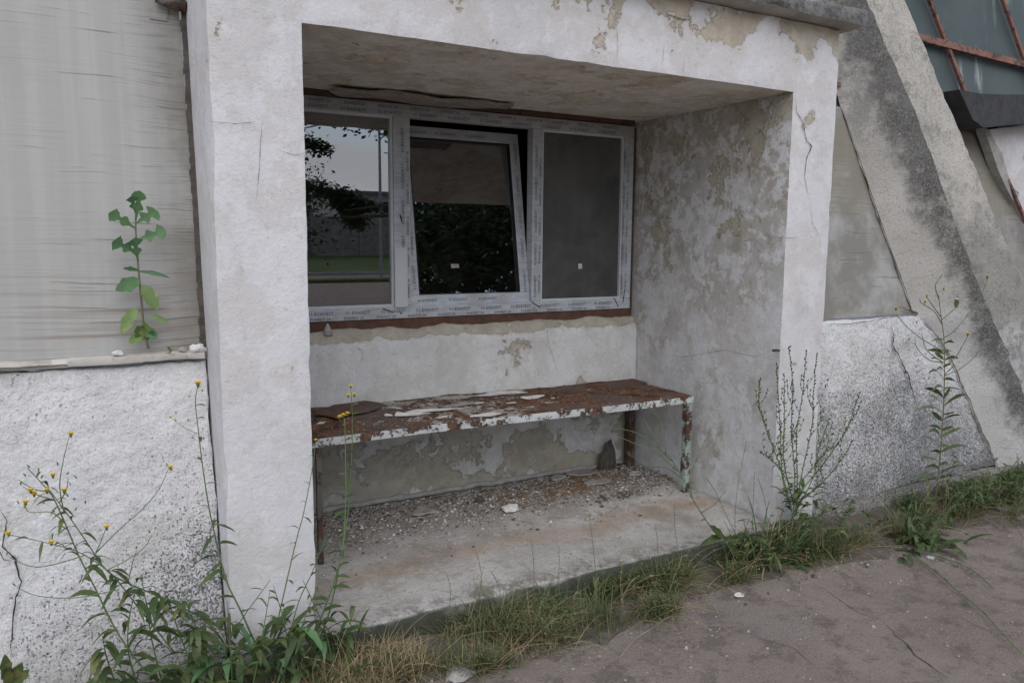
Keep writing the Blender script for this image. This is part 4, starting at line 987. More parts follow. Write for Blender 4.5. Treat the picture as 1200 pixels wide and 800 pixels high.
def P3(pxs, y0, y1=None):
    y1 = y0 if y1 is None else y1; n = len(pxs)-1
    return [at(a, b, y0+(y1-y0)*i/max(1, n)) for i, (a, b) in enumerate(pxs)]

# --- weed on the left sill
b0 = at(173, 407, .25)
lt = thing_plant('sill_weed', b0, 'tall lobed leaf weed growing from the left sill against the grey sheet')
SP = stemobj(lt, P3([(174, 408), (169, 385), (165, 345), (161, 300), (159, 265), (160, 240)], .25, .27), .0045, .0025, M['stem_brown'])
def px_leaf(par, tip, base, y, W, mat, lobes=0, dy=-.03, droop=.12, seg=8, **k):
    a, b = at(*base, y), at(*tip, y+dy); d = b-a; L = d.length; d2 = (b+Vector((0, 0, droop*L))-a)
    return leafobj(par, a, d2, d2.length, W, mat, droop=droop*L/d2.length, lobes=lobes, up=Vector((0, -1, .35)), seg=seg, **k)
for tip, bs, W, mt, lb in [((127, 250), (159, 268), .03, 'leaf_lettuce', 3), ((184, 246), (160, 262), .028, 'leaf_lettuce', 3), ((166, 224), (159, 258), .026, 'leaf_lettuce', 3), ((153, 230), (159, 250), .02, 'leaf_lettuce', 2),
        ((196, 274), (161, 281), .028, 'leaf_lettuce', 3), ((132, 282), (160, 297), .028, 'leaf_lettuce', 3), ((155, 279), (162, 306), .024, 'leaf_lettuce', 3), ((199, 324), (163, 318), .008, 'leaf_lettuce', 0),
        ((144, 314), (162, 317), .008, 'leaf_lettuce', 0), ((137, 343), (163, 328), .026, 'leaf_lettuce', 0), ((187, 363), (166, 334), .024, 'leaf_pale', 0), ((139, 390), (160, 362), .021, 'leaf_pale', 0),
        ((199, 378), (176, 370), .011, 'leaf_pale', 0), ((150, 400), (168, 392), .02, 'leaf_pale', 0), ((184, 398), (170, 386), .02, 'leaf_lettuce', 0), ((160, 382), (168, 396), .022, 'leaf_lettuce', 0), ((172, 378), (170, 398), .02, 'leaf_pale', 0), ((182, 388), (172, 398), .01, 'leaf_lettuce', 0)]:
    px_leaf(lt, tip, bs, .255, W, M[mt], lb, seg=14 if lb else 7)
b0 = at(199, 416, .215); sd2 = thing_plant('seedling', b0, 'tiny yellow green seedling on the sill by the pier', 'seedling')
for i in range(9):
    a = i*2.4; leafobj(sd2, b0+Vector((0, 0, .003*i)), Vector((math.cos(a), math.sin(a)*.6-.2, .35+.1*i)), .022, .006, M['leaf_pale'], droop=.3)

# --- yellow flowered weeds at left
def lance_leaves(par, P, n, L0, L1, W, mat='leaf', t0=.05, t1=.9, seed=1, up=.35, droop=.5):
    r = random.Random(seed)
    for i in range(n):
        t = t0+(t1-t0)*i/max(1, n-1); k = min(len(P)-2, int(t*(len(P)-1))); p = P[k].lerp(P[k+1], t*(len(P)-1)-k)
        a = r.uniform(0, 2*math.pi); L = (L0+(L1-L0)*t)*r.uniform(.75, 1.25)
        leafobj(par, p, Vector((math.cos(a), math.sin(a)*.7-.15, up+r.uniform(-.1, .4))), L*1.15, 1.1*W*L/L0*r.uniform(.8, 1.15), M[mat], droop=droop*r.uniform(.5, 1.4), twist=r.uniform(-.6, .6))
def flowers_at(par, pts, y, r=.008): 
    for q in pts: flower(par, at(*q, y), r)
A = thing_plant('flowering_weed', at(172, 792, -.2), 'sprawling yellow flowered weed with many thin branches before the left plinth', group='yellow flowered weeds')
P1 = stemobj(A, P3([(178, 796), (140, 745), (112, 690), (92, 650), (75, 610), (62, 582), (48, 565), (32, 548)], -.2, -.28), .003, .0012)
P2 = stemobj(A, P3([(275, 745), (230, 720), (185, 698), (150, 683), (125, 668), (105, 640), (88, 615), (70, 590), (55, 570)], -.12, -.3), .003, .0012)
P3_ = stemobj(A, P3([(205, 765), (165, 715), (130, 672), (95, 648), (60, 637), (10, 626)], -.18, -.3), .0026, .001)
for pl in ([(75, 600), (70, 570), (74, 540), (82, 508)], [(112, 648), (140, 620), (165, 598), (185, 575), (198, 548)], [(112, 648), (120, 630), (124, 618)], [(62, 585), (45, 580), (27, 570)], [(75, 612), (60, 600), (35, 600), (28, 590)],
           [(58, 576), (40, 573), (22, 562)], [(70, 588), (78, 573), (80, 560)], [(125, 668), (150, 655), (170, 640), (178, 626)], [(100, 650), (60, 662), (35, 663), (10, 652)], [(60, 637), (62, 625), (58, 632)], [(140, 690), (90, 700), (45, 698), (20, 688)], [(150, 683), (155, 660), (160, 645)]):
    stemobj(A, P3(pl, -.27, -.3), .0019, .0009)
for q in [(83, 508), (200, 547), (125, 617), (55, 574), (36, 574), (30, 588), (62, 556), (10, 624), (40, 578), (75, 574), (60, 635)]: flower(A, at(*q, -.3), .012)
bm_ = MB()
for q in [(35, 548), (30, 558), (24, 568), (48, 560), (45, 552), (68, 545), (78, 556), (90, 560), (28, 595), (22, 590), (52, 590), (64, 600), (80, 582), (88, 598), (176, 624), (160, 643), (8, 650), (196, 546), (100, 590), (18, 686)]:
    bud(bm_, at(*q, -.3), Vector((rnd.uniform(-.6, .6), -.2, .8)).normalized(), .012)
bm_.build('buds', M['leaf_pale'], A, kind='stuff')
lance_leaves(A, P1, 17, .1, .025, .011, seed=2, droop=.8); lance_leaves(A, P2, 22, .11, .025, .013, seed=3, droop=.8); lance_leaves(A, P3_, 15, .09, .025, .01, seed=4, droop=.8)
for i, pl in enumerate([[(190, 800), (178, 750), (172, 710), (165, 672)], [(235, 800), (215, 755), (200, 712), (192, 690)], [(160, 800), (150, 760), (152, 720), (160, 690)], [(255, 800), (240, 760), (225, 722), (215, 700)], [(135, 800), (125, 770), (120, 745)], [(215, 800), (222, 760), (236, 725)]]):
    q = stemobj(A, P3(pl, -.16, -.2), .003, .0012); lance_leaves(A, q, 13, .11, .06, .013, seed=500+i, droop=.9)

B = thing_plant('flowering_weed', at(300, 758, -.1), 'tall single stem yellow flowered weed beside the left pier', group='yellow flowered weeds')
PB = stemobj(B, P3([(302, 760), (282, 715), (266, 682), (255, 640), (246, 600), (238, 550), (232, 500), (229, 470), (232, 452)], -.1, -.2), .0035, .0012)
stemobj(B, P3([(231, 508), (215, 500), (200, 489)], -.19), .0012, .0006); flower(B, at(200, 488, -.19), .006); flower(B, at(232, 449, -.2), .016); flower(B, at(222, 464, -.2), .005); flower(B, at(237, 457, -.2), .006)
lance_leaves(B, PB, 13, .07, .02, .009, seed=5, t1=.85)
for k in (.3, .42): lance_leaves(B, PB, 2, .085, .085, .011, seed=int(k*100), t0=k, t1=k+.04, up=-.1)
C = thing_plant('flowering_weed', at(322, 745, -.12), 'thin weed before the left pier, its bud tip level with the bench edge', group='yellow flowered weeds')
PC = stemobj(C, P3([(318, 760), (326, 725), (338, 672), (348, 630), (356, 600), (364, 560), (369, 528), (370, 515)], -.12, -.16), .003, .001)
flower(C, at(370, 515, -.16), .007); lance_leaves(C, PC, 13, .055, .02, .007, seed=6)
PC2 = stemobj(C, P3([(335, 760), (350, 705), (365, 672), (378, 640), (384, 625)], -.13, -.18), .0025, .001); lance_leaves(C, PC2, 9, .06, .025, .008, seed=7)
D = thing_plant('flowering_weed', at(360, 770, -.12), 'taller yellow flowered weed in front of the left end of the bench', group='yellow flowered weeds')
PD = stemobj(D, P3([(352, 790), (372, 735), (392, 680), (402, 640), (405, 590), (405, 540), (404, 490)], -.12, -.22), .004, .0015)
PD2 = stemobj(D, P3([(360, 785), (385, 720), (398, 660), (408, 600), (412, 540), (413, 490), (411, 455)], -.11, -.2), .0035, .001)
for q in [(402, 486), (398, 488), (407, 484), (411, 452), (415, 462), (408, 463)]: flower(D, at(*q, -.2), .011)
lance_leaves(D, PD, 22, .085, .02, .011, seed=8, t1=.95); lance_leaves(D, PD2, 18, .08, .02, .01, seed=9)
# thick leafy clump at the foot of the left pier
E_ = thing_plant('leafy_clump', at_z(310, 800, 0), 'dense clump of long green leaves at the foot of the left pier', 'weed clump')
r = random.Random(12)
for i in range(150):
    x = r.uniform(-.5, .1); y = r.uniform(-.3, -.04); z = r.uniform(0, .22); a = r.uniform(0, 6.28)
    leafobj(E_, Vector((x, y, z)), Vector((math.cos(a)*.7, math.sin(a)*.6-.15, r.uniform(.5, 1.6))), r.uniform(.11, .24), r.uniform(.008, .016), M['leaf_lettuce' if i % 6 == 0 else 'leaf'], droop=r.uniform(.3, .9), twist=r.uniform(-.5, .5))
for i in range(6):
    x = r.uniform(-.4, .02); y = r.uniform(-.2, -.06)
    P = stemobj(E_, [Vector((x, y, 0)), Vector((x+r.uniform(-.04, .04), y-.02, .2)), Vector((x+r.uniform(-.14, .14), y-.05, .42))], .0035, .0012); lance_leaves(E_, P, 12, .08, .03, .01, seed=60+i)
F_ = thing_plant('leafy_clump', at_z(150, 800, 0), 'loose low clump of leaves under the sprawling weed at left', 'weed clump')
for i in range(70):
    x = r.uniform(-.95, -.42); y = r.uniform(-.3, .0); a = r.uniform(0, 6.28)
    leafobj(F_, Vector((x, y, r.uniform(0, .12))), Vector((math.cos(a)*.7, math.sin(a)*.6-.15, r.uniform(.5, 1.5))), r.uniform(.08, .18), r.uniform(.01, .016), M['leaf'], droop=r.uniform(.3, .9))
G_ = thing_plant('corner_weed', at(12, 800, -.35), 'small green leaves poking up at the bottom left corner', 'weed')
for q in [((0, 768), (12, 800)), ((22, 775), (14, 800)), ((36, 785), (14, 802)), ((5, 782), (12, 802))]: px_leaf(G_, q[0], q[1], -.35, .015, M['leaf'])

# --- chicory by the right pier
H_ = thing_plant('chicory', at(932, 622, -.1), 'bushy upright bare stemmed chicory growing before the right pier')
def beaded(par, pxs, y0, y1, r0=.0034, seed=1, bead=.016, leaf=True):
    rr = random.Random(seed); ctl = P3(pxs, y0, y1)
    ctl = [p+Vector((rr.uniform(-.014, .014), rr.uniform(-.02, .02), 0)) if 0 < i < len(ctl)-1 else p for i, p in enumerate(ctl)]
    P = stemobj(par, ctl, r0, .0012); m = MB()
    if leaf:
        for k in range(4):
            p = P[int(len(P)*rr.uniform(.3, .75))]; sg = rr.choice((-1, 1)); T = rr.uniform(.06, .16)
            tw_ = stemobj(par, [p, p+Vector((sg*T*.35, -.01, T*.45)), p+Vector((sg*T*.5, -.02, T))], .0016, .0008)
            for q in tw_[2::2]: bud(m, q, Vector((rr.uniform(-.7, .7), -.2, .6)).normalized(), bead)
    n = len(P); total = sum((P[i+1]-P[i]).length for i in range(n-1)); k = int(total/.022)
    for i in range(k):
        t = .25+.75*i/k; f = t*(n-1); j = min(n-2, int(f)); p = P[j].lerp(P[j+1], f-j); d = Vector((rr.uniform(-1, 1), rr.uniform(-.6, .2), .7)).normalized()
        for q in range(2): bud(m, p, (d+Vector((rr.uniform(-.5, .5), 0, 0))).normalized(), bead*rr.uniform(.6, 1.1))
    m.build('buds', M['leaf'], par, kind='stuff')
    if leaf: lance_leaves(par, P, 6, .05, .02, .006, seed=seed, t0=.02, t1=.4)
    return P
for i, pl in enumerate([[(930, 600), (928, 560), (925, 500), (924, 450), (924, 405)], [(932, 600), (936, 560), (939, 510), (943, 460), (945, 410)], [(933, 595), (943, 550), (948, 500), (952, 460), (957, 413)], [(928, 600), (918, 560), (914, 510), (912, 470), (910, 425)],
        [(926, 590), (912, 545), (900, 510), (893, 475), (891, 442)], [(934, 580), (955, 555), (975, 535), (992, 505), (1002, 480), (1008, 458)], [(930, 590), (922, 540), (919, 490), (919, 437)], [(932, 600), (950, 560), (962, 530), (968, 505), (972, 490)], [(932, 570), (948, 548), (968, 530), (984, 520)],
        [(928, 570), (915, 550), (903, 538), (890, 530)], [(933, 590), (960, 570), (985, 545), (1000, 515)]]):
    beaded(H_, pl, -.1, -.12+.02*(i % 3), seed=70+i)
for i in range(60):
    a = r.uniform(0, 6.28); leafobj(H_, at(930, 600, -.1)+Vector((r.uniform(-.12, .12), r.uniform(-.06, .03), r.uniform(-.14, .12))), Vector((math.cos(a), math.sin(a)*.6, r.uniform(.3, 1.2))), r.uniform(.07, .15), r.uniform(.008, .014), M['leaf'], droop=.5)
# --- tall leafy weed at right
I_ = thing_plant('tall_leafy_weed', at(1094, 600, -.08), 'tall straight weed with paired leaves and yellow flowered top before the strut')
PI = stemobj(I_, P3([(1094, 600), (1099, 560), (1103, 520), (1106, 470), (1107, 430), (1106, 395), (1102, 365), (1100, 345)], -.08, -.1), .0045, .0018, M['stem_brown'])
for i, yy in enumerate([560, 552, 543, 532, 524, 512, 502, 492, 483, 474, 465, 456, 447, 438, 428, 420, 412, 400]):
    x = 1100+(565-yy)*.05 if yy > 460 else 1106; s = 1 if i % 2 else -1; L = 30 if yy > 440 else 20
    for q3 in range(2): px_leaf(I_, (x+(s if q3 == 0 else -s*.6)*L*r.uniform(.5, 1.05), yy-4+r.uniform(-9, 6)), (x, yy+r.uniform(-3, 3)), -.09, r.uniform(.008, .013), M['leaf'], 0, dy=r.uniform(-.1, .03), droop=r.uniform(.1, .6), twist=r.uniform(-.8, .8))
for pl in ([(1106, 430), (1120, 418), (1128, 405), (1134, 394)], [(1106, 440), (1125, 432), (1142, 418), (1153, 402)], [(1107, 412), (1085, 400), (1065, 385), (1050, 368)], [(1104, 380), (1095, 365), (1080, 355), (1078, 350)], [(1103, 375), (1115, 365), (1122, 358)], [(1100, 350), (1096, 335), (1102, 325), (1104, 322)],
           [(1107, 425), (1090, 422), (1078, 412), (1072, 402)], [(1107, 395), (1118, 388), (1132, 372)], [(1106, 425), (1086, 410), (1080, 390)], [(1103, 372), (1093, 358), (1086, 348)]):
    stemobj(I_, P3(pl, -.09, -.12), .0032, .0018)
for q, rr_, mt in (((1134, 391), .018, 'petal'), ((1050, 361), .016, 'petal'), ((1121, 353), .04, 'seed_fluff'), ((1157, 324), .018, 'petal'), ((1086, 346), .013, 'petal'), ((1106, 338), .014, 'petal'), ((1084, 353), .013, 'petal')): flower(I_, at(*q, -.12), rr_, M[mt])
stemobj(I_, P3([(1132, 372), (1148, 350), (1157, 327)], -.12), .003, .0016)
# --- weed in front of the bench's right end
J_ = thing_plant('branchy_weed', at(850, 645, -.12), 'thin branching weed leaning in front of the right end of the bench')
PJ = stemobj(J_, P3([(858, 668), (845, 635), (828, 610), (812, 585), (800, 560), (788, 540), (774, 525)], -.14, -.02), .0035, .0012)
for pl in ([(812, 585), (808, 560), (820, 530), (834, 500)], [(800, 560), (780, 548), (755, 545), (735, 530)], [(788, 540), (765, 520), (740, 505), (690, 498)], [(774, 525), (762, 505), (755, 490)], [(795, 552), (770, 530), (745, 520), (722, 510)], [(780, 532), (778, 505), (762, 478), (745, 478)], [(822, 600), (838, 590), (850, 575)]):
    q = stemobj(J_, P3(pl, -.04, .0), .0024, .0012); lance_leaves(J_, q, 5, .018, .01, .002, seed=int(pl[1][0]))
lance_leaves(J_, PJ, 7, .06, .03, .007, seed=33)
for tip, bs in (((820, 637), (848, 628)), ((856, 690), (850, 650)), ((872, 660), (852, 635)), ((830, 618), (850, 632)), ((868, 628), (850, 632))): px_leaf(J_, tip, bs, -.16, .018, M['leaf'], 0, dy=-.05)
K_ = thing_plant('branchy_weed', at(868, 640, -.1), 'slender bare stems between the bench and the right pier')
for i, pl in enumerate([[(862, 640), (860, 600), (866, 560), (875, 516)], [(880, 640), (882, 600), (884, 552)], [(870, 640), (850, 600), (838, 575), (828, 560)], [(900, 640), (895, 590), (888, 560)]]): beaded(K_, pl, -.08, -.06, .0016, seed=90+i, bead=.006, leaf=False)

# grass and low plants along the foot
def blades(name, n, fx, mats, h0, h1, w, seed, label, cat, lean=.5, dry=False):
    r = random.Random(seed); m = MB()
    for _ in range(n):
        x, y = fx(r); h = r.uniform(h0, h1); a = r.uniform(0, 6.28); l = abs(r.gauss(0, lean)); d = Vector((math.cos(a)*l, math.sin(a)*l, 1)).normalized()
        c = Vector((x, y, gz(x, y)+.002)); s = Vector((-math.sin(a), math.cos(a), 0))*w*r.uniform(.6, 1.3); b = len(m.V); k = r.uniform(.2, .9)
        for i in range(4):
            t = i/3; q = c+d*h*t+Vector((math.cos(a), math.sin(a), -.6))*h*k*t*t*.6; q.z = max(q.z, c.z+.003)
            if i < 3: m.V += [q-s*(1-t*.6), q+s*(1-t*.6)]
            else: m.V.append(q)
        m.F += [(b, b+1, b+3, b+2), (b+2, b+3, b+5, b+4), (b+4, b+5, b+6)]; m.M += [0, 0, 0]
    return m.build(name, mats, label=label, cat=cat, kind='stuff')
def fdist(x0, x1, clump=3., thr=-.1, yfar=None, yn=-.1):
    def f(r):
        while True:
            x = r.uniform(x0, x1); e = edge_y(x); t = r.random()**1.5; y = yn+(e-yn)*t*1.05
            bare = .35*math.exp(-((x-.42)/.2)**2)+.3*math.exp(-((x-1.85)/.22)**2)+.75*math.exp(-((x-3.1)/.3)**2)
            if mn.noise(Vector((x*clump, y*clump*1.5, 3)))+r.uniform(-.12, .12) > thr+.05+.4*t+bare*(y > -.24): return x, y
    return f
blades('grass', 7500, fdist(.15, 2.6, 4, -.14, yn=-.1), M['grass'], .03, .12, .0021, 21, 'short green grass along the mossy front of the step', 'grass', .8)
blades('tall_grass', 1600, fdist(.3, 2.5, 5, -.15), M['grass'], .12, .24, .0016, 22, 'longer grass blades standing before the step', 'grass', .5)
blades('dry_grass', 3000, fdist(-.1, .85, 4, -.3), M['dry'], .06, .17, .0014, 23, 'straw coloured dry grass at the left front corner of the step', 'grass', 1.1)
blades('dry_grass', 5500, fdist(.7, 4.4, 4, -.1), M['dry'], .05, .16, .0012, 24, 'thin dry straw mixed through the weeds along the step', 'grass', 1.2)
blades('grass', 6500, fdist(2.5, 5.8, 4, -.05, yn=-.03), M['grass'], .04, .17, .002, 25, 'green grass and weeds along the foot of the right plinth', 'grass', .7)
blades('grass', 4000, fdist(-3.5, .1, 4, -.2, yn=.0), M['grass'], .04, .15, .0018, 26, 'green grass along the foot of the left plinth', 'grass', .7)
def leafy(name, n, fx, L0, L1, W, zmax, seed, label, mat='leaf'):
    r = random.Random(seed); m = MB()
    for _ in range(n):
        x, y = fx(r); a = r.uniform(0, 6.28)
        leafmesh(m, Vector((x, y, r.uniform(.004, zmax))), Vector((math.cos(a), math.sin(a), r.uniform(.0, 1))), r.uniform(L0, L1), W*r.uniform(.7, 1.3), droop=r.uniform(.1, .7), seg=3)
    return m.build(name, M[mat], label=label, cat='ground cover', kind='stuff')
leafy('low_leaves', 11000, fdist(.35, 2.6, 4, -.14), .007, .024, .0035, .1, 31, 'tiny leaved knotweed mat along the step', 'grass')
leafy('low_leaves', 2000, fdist(2.5, 5.6, 4, -.05, yn=-.05), .02, .06, .005, .14, 32, 'mixed green leaves under the right plinth')
leafy('low_leaves', 700, fdist(-3, .2, 3, -.15, yn=-.03), .02, .05, .005, .08, 33, 'low leaves under the left plinth')
leafy('fallen_leaves', 260, fdist(.2, 4.5, 3, -.2), .01, .03, .006, .02, 34, 'dry brown leaves lying in the weeds', 'brown_bit')
def stalks(name, n, fx, h0, h1, mat, seed, label, rad=.0011):
    r = random.Random(seed); m = MB()
    for _ in range(n):
        x, y = fx(r); L = r.uniform(h0, h1); a = r.uniform(0, 6.28); e = r.uniform(.1, 1.2); b = Vector((x, y, gz(x, y)+.004)); P = [b]
        d = Vector((math.cos(a)*math.cos(e), math.sin(a)*math.cos(e)*.6-.1, math.sin(e)))
        for i in range(5):
            d = (d+Vector((r.uniform(-.2, .2), r.uniform(-.15, .1), r.uniform(-.5, .05)))).normalized(); q = P[-1]+d*L/5; q.z = max(q.z, gz(q.x, q.y)+.004); P.append(q)
        m.tube(P, [rad, rad, rad*.9, rad*.8, rad*.6, rad*.4], 3, cap=False)
        if r.random() < .35:
            for i in (3, 4, 5):
                for k in range(2): bud(m, P[i], Vector((r.uniform(-1, 1), r.uniform(-1, 1), .6)).normalized(), .009)
    return m.build(name, M[mat], label=label, cat='grass', kind='stuff')
stalks('dry_stalks', 420, fdist(.0, 2.7, 4, -.3), .1, .34, 'dry', 51, 'tangled straw stalks lying over the grass before the step')
stalks('green_stalks', 420, fdist(.3, 2.7, 4, -.2), .1, .3, 'stem', 52, 'thin green stalks tangled in the grass before the step')
stalks('dry_stalks', 130, lambda r: (r.uniform(-.9, .05), r.uniform(-.3, -.03)), .12, .36, 'dry', 55, 'dry curled stalks tangled in the left weed clumps')
stalks('dry_stalks', 220, fdist(2.4, 5.5, 4, -.2, yn=-.03), .12, .36, 'dry', 53, 'tangled straw stalks among the weeds under the right plinth')
stalks('green_stalks', 260, fdist(2.4, 5.6, 4, -.2, yn=-.03), .12, .36, 'stem', 54, 'green stalks tangled under the right plinth and strut')
# clumps with long leaves at right
for i, (q, n, L, lab) in enumerate([((925, 655), 30, .16, 'clump of long grassy leaves below the chicory'), ((1080, 640), 26, .2, 'sprawling long leaved plant spreading onto the asphalt'), ((1150, 590), 44, .14, 'dense green clump at the foot of the leaning strut'), ((1190, 575), 30, .16, 'clump of weeds at the far right edge by the strut'), ((880, 660), 22, .12, 'low leafy clump at the right front corner of the step'), ((1035, 615), 20, .12, 'small leafy clump under the speckled plinth')]):
    p = at_z(*q, 0.); cl = thing_plant('weed_clump', p, lab, 'weed clump'); r = random.Random(200+i)
    for k in range(int(n*1.8)):
        a = r.uniform(0, 6.28); leafobj(cl, p+Vector((r.gauss(0, .11), r.uniform(-.1, .1), .01)), Vector((math.cos(a), math.sin(a)*.8-.2, r.uniform(.15, 1.3))), L*r.uniform(.5, 1.15), L*.09*r.uniform(.6, 1.4), M['leaf'], droop=r.uniform(.2, .8))
    for k in range(3):
        a = r.uniform(0, 6.28); P = stemobj(cl, [p, p+Vector((math.cos(a)*.05, -.03, .1)), p+Vector((math.cos(a)*.22, -.1, .3))], .0025, .001); lance_leaves(cl, P, 9, .04, .02, .006, seed=300+i*5+k)
for i, (q, n, hh, lab) in enumerate([((900, 668), 16, .34, 'tangle of branching leafy stems sprawling before the right pier'), ((960, 640), 12, .3, 'leafy stems leaning over the pale ledge right of the pier'), ((1150, 600), 20, .36, 'dark tangle of leafy stems against the foot of the strut'), ((1195, 590), 12, .32, 'leafy stems cut by the right edge of the picture'), ((1075, 625), 12, .24, 'low leafy stems at the foot of the tall straight weed')]):
    p = at_z(*q, 0.); cl = thing_plant('leafy_clump', p, lab, 'weed clump'); r = random.Random(900+i)
    for k in range(n):
        a = r.uniform(0, 6.28); b = p+Vector((r.gauss(0, .1), r.gauss(.02, .03), 0)); L = hh*r.uniform(.5, 1.1); dx, dy = math.cos(a)*L*.8, math.sin(a)*L*.45-.04
        P = stemobj(cl, [b, b+Vector((dx*.25, dy*.25, L*.45)), b+Vector((dx*.6, dy*.6, L*.7)), b+Vector((dx, dy, L*r.uniform(.3, .85)))], .0024, .001, M['stem' if k % 3 else 'stem_brown'])
        m = MB(); n2 = len(P)
        for q2 in range(13):
            f = (.1+.85*q2/12)*(n2-1); jj = min(n2-2, int(f)); pp = P[jj].lerp(P[jj+1], f-jj); a2 = r.uniform(0, 6.28)
            leafmesh(m, pp, Vector((math.cos(a2), math.sin(a2)*.7, r.uniform(-.1, .7))), r.uniform(.03, .08), r.uniform(.003, .009), droop=r.uniform(.2, .9), seg=4, twist=r.uniform(-.7, .7))
        o = m.build('leaves', M['leaf'], cl, smooth=True, kind='stuff')
for i, (q, n, sp, L0, L1, lab) in enumerate([((905, 660), 85, .17, .12, .3, 'broad tangled clump of long arching blades before the right pier'), ((935, 650), 45, .12, .1, .24, 'knot of grassy leaves around the foot of the chicory'), ((1130, 600), 70, .25, .1, .26, 'broad tangle of arching blades at the foot of the strut'), ((1185, 590), 45, .18, .1, .24, 'tangle of blades at the far right edge'), ((620, 735), 40, .22, .08, .2, 'tuft of longer arching grass in the middle of the strip'), ((700, 720), 30, .16, .08, .2, 'tuft of longer grass right of the middle of the strip')]):
    p = at_z(*q, 0.); cl = thing_plant('grass_tuft', p, lab, 'grass tuft'); r = random.Random(700+i)
    for k in range(n):
        a = r.uniform(0, 6.28); L = r.uniform(L0, L1); W = r.choice((.002, .003, .0035, .008 if k % 5 == 0 else .003))
        leafobj(cl, p+Vector((r.gauss(0, sp*.55), r.gauss(.02, sp*.22), .005)), Vector((math.cos(a)*.8, math.sin(a)*.7-.1, r.uniform(.7, 2.4))), L*(1.5 if i not in (4, 5) else 1.2), W, M['dry'] if k % 4 == 0 else M['grass'] if k % 4 < 3 else M['leaf'], droop=r.uniform(.15, .75), seg=7, name='blade' if W < .007 else 'leaf')
# stalks lying on the asphalt
L_ = thing_plant('fallen_stalk', at_z(1075, 655), 'long green stalk trailing over the asphalt to the right edge', 'stalk')
for pl in ([(1070, 650), (1095, 668), (1120, 690), (1150, 715), (1175, 742), (1200, 768)], [(1075, 645), (1110, 655), (1140, 668), (1165, 690)]):
    P = stemobj(L_, [at_z(*q, .02) for q in pl], .0034, .0018); lance_leaves(L_, P, 10, .05, .03, .006, seed=int(pl[1][0]))
M_ = thing_plant('fallen_stalk', at_z(850, 770), 'dry stalk lying on the asphalt in front of the grass', 'stalk')
stemobj(M_, [at_z(*q, .012) for q in ((726, 770), (745, 748), (765, 735), (782, 722))], .0015, .001, M['dry'])
for k in range(14):
    q = (r.uniform(560, 900), r.uniform(700, 745)); a = at_z(*q, .01); ang = r.uniform(0, 6.28)
    stemobj(M_, [a, a+Vector((math.cos(ang)*.06, math.sin(ang)*.04, .03)), a+Vector((math.cos(ang)*.14, math.sin(ang)*.1, .02))], .001, .0007, M['dry'])
# thin upright stalks in front of the step
N_ = thing_plant('thin_stalks', at_z(640, 690), 'thin seeded stalks standing in the grass before the step', 'stalks')
for i, q in enumerate([(625, 690, 622, 630), (650, 690, 655, 640), (560, 700, 555, 640), (770, 665, 768, 615), (700, 680, 690, 600), (800, 660, 790, 590), (590, 705, 575, 668), (735, 670, 742, 640), (525, 715, 522, 668), (860, 650, 848, 610)]):
    beaded(N_, [(q[0], q[1]+10), ((q[0]+q[2])/2+2, (q[1]+q[3])/2), (q[2], q[3])], -.16, -.14, .0012, seed=400+i, bead=.005, leaf=False)

# ================================================================ WHAT THE PANES REFLECT (across the road)
vg = MB()
Vb, Fb = [], []; X_ = lines(-20, 45, 2.5); Y_ = [-60, -44, -38, -34, -31, -29.2, -28.5]; Zb = [.9, .8, .75, .7, .45, .2, .12]
for y, z in zip(Y_, Zb):
    for x in X_: Vb.append((x, y, z+.06*mn.noise(Vector((x, y, 0)))))
nn = len(X_)
mesh('grass_bank', Vb, [(j*nn+i, j*nn+i+1, (j+1)*nn+i+1, (j+1)*nn+i) for j in range(len(Y_)-1) for i in range(nn-1)], m_simple('bank_grass', (.06, .1, .03), (.1, .13, .05), 2, .9, 1, .03), smooth=True, kind='structure')
V, F = boxv(-20, 45, -28.5, -28.2, 0, .13); mesh('kerb', V, F, M['kerb'], kind='structure')
V, F = boxv(-20, 45, -23.8, -22.6, .0, .12); mesh('verge', V, F, m_simple('verge_grass', (.06, .1, .03), (.11, .13, .05), 3, .95, 1, .03), kind='structure')
fen = empty('concrete_fence', (10, -34, .7), label='grey concrete panel fence across the road, seen reflected in the left pane', cat='fence')
mp_, mpost = None, None
for i in range(16):
    x = -10+i*2.5
    for k in range(4):
        V, F = boxv(x+.08, x+2.42, -34.04, -33.98, .7+k*.5, .7+k*.5+.485)
        if mp_ is None: o = mesh('fence_panel', V, F, M['fence_conc'], fen); bev(o, .02, 1); mp_ = (o, x, k)
        else:
            c = mp_[0].copy(); COL.objects.link(c); c.parent = fen; c.location = Vector(mp_[0].location)+Vector((x-mp_[1], 0, (k-mp_[2])*.5))
    V, F = boxv(x-.08, x+.08, -34.1, -33.92, .5, 2.8); mesh('fence_post', V, F, M['fence_conc'], fen)
V, F = boxv(11.2, 13, -33.7, -32, .6, 2.3); 
hs = MB(); hs.box(20.5, 46, -75, -64, 0, 5.5); 
bd = empty('far_building', (33, -70, 0), label='pale flat roofed building far across the road, seen reflected in the left pane', cat='building')
hs.build('wall', M['white_wall'], bd)
rf = MB(); rf.box(20.1, 46.4, -75.4, -63.6, 5.5, 5.8); rf.build('roof', M['slab'], bd)
for i in range(7):
    for z in (1.3, 3.9):
        V, F = boxv(21.6+i*3.2, 23.4+i*3.2, -64.02, -63.96, z, z+1.); mesh('window', V, F, M['void'], bd)
lp = MB(); x_, y_ = 10.85, -26.5
lp.tube([(x_, y_, 0), (x_, y_, 4), (x_, y_, 8.5), (x_-.5, y_+.3, 9.1), (x_-1.4, y_+.8, 9.3)], [.07, .06, .045, .04, .035], 8)
lpo = empty('lamp_post', (x_, y_, 0), label='thin grey lamp post by the road, seen reflected in the left pane', cat='lamp post')
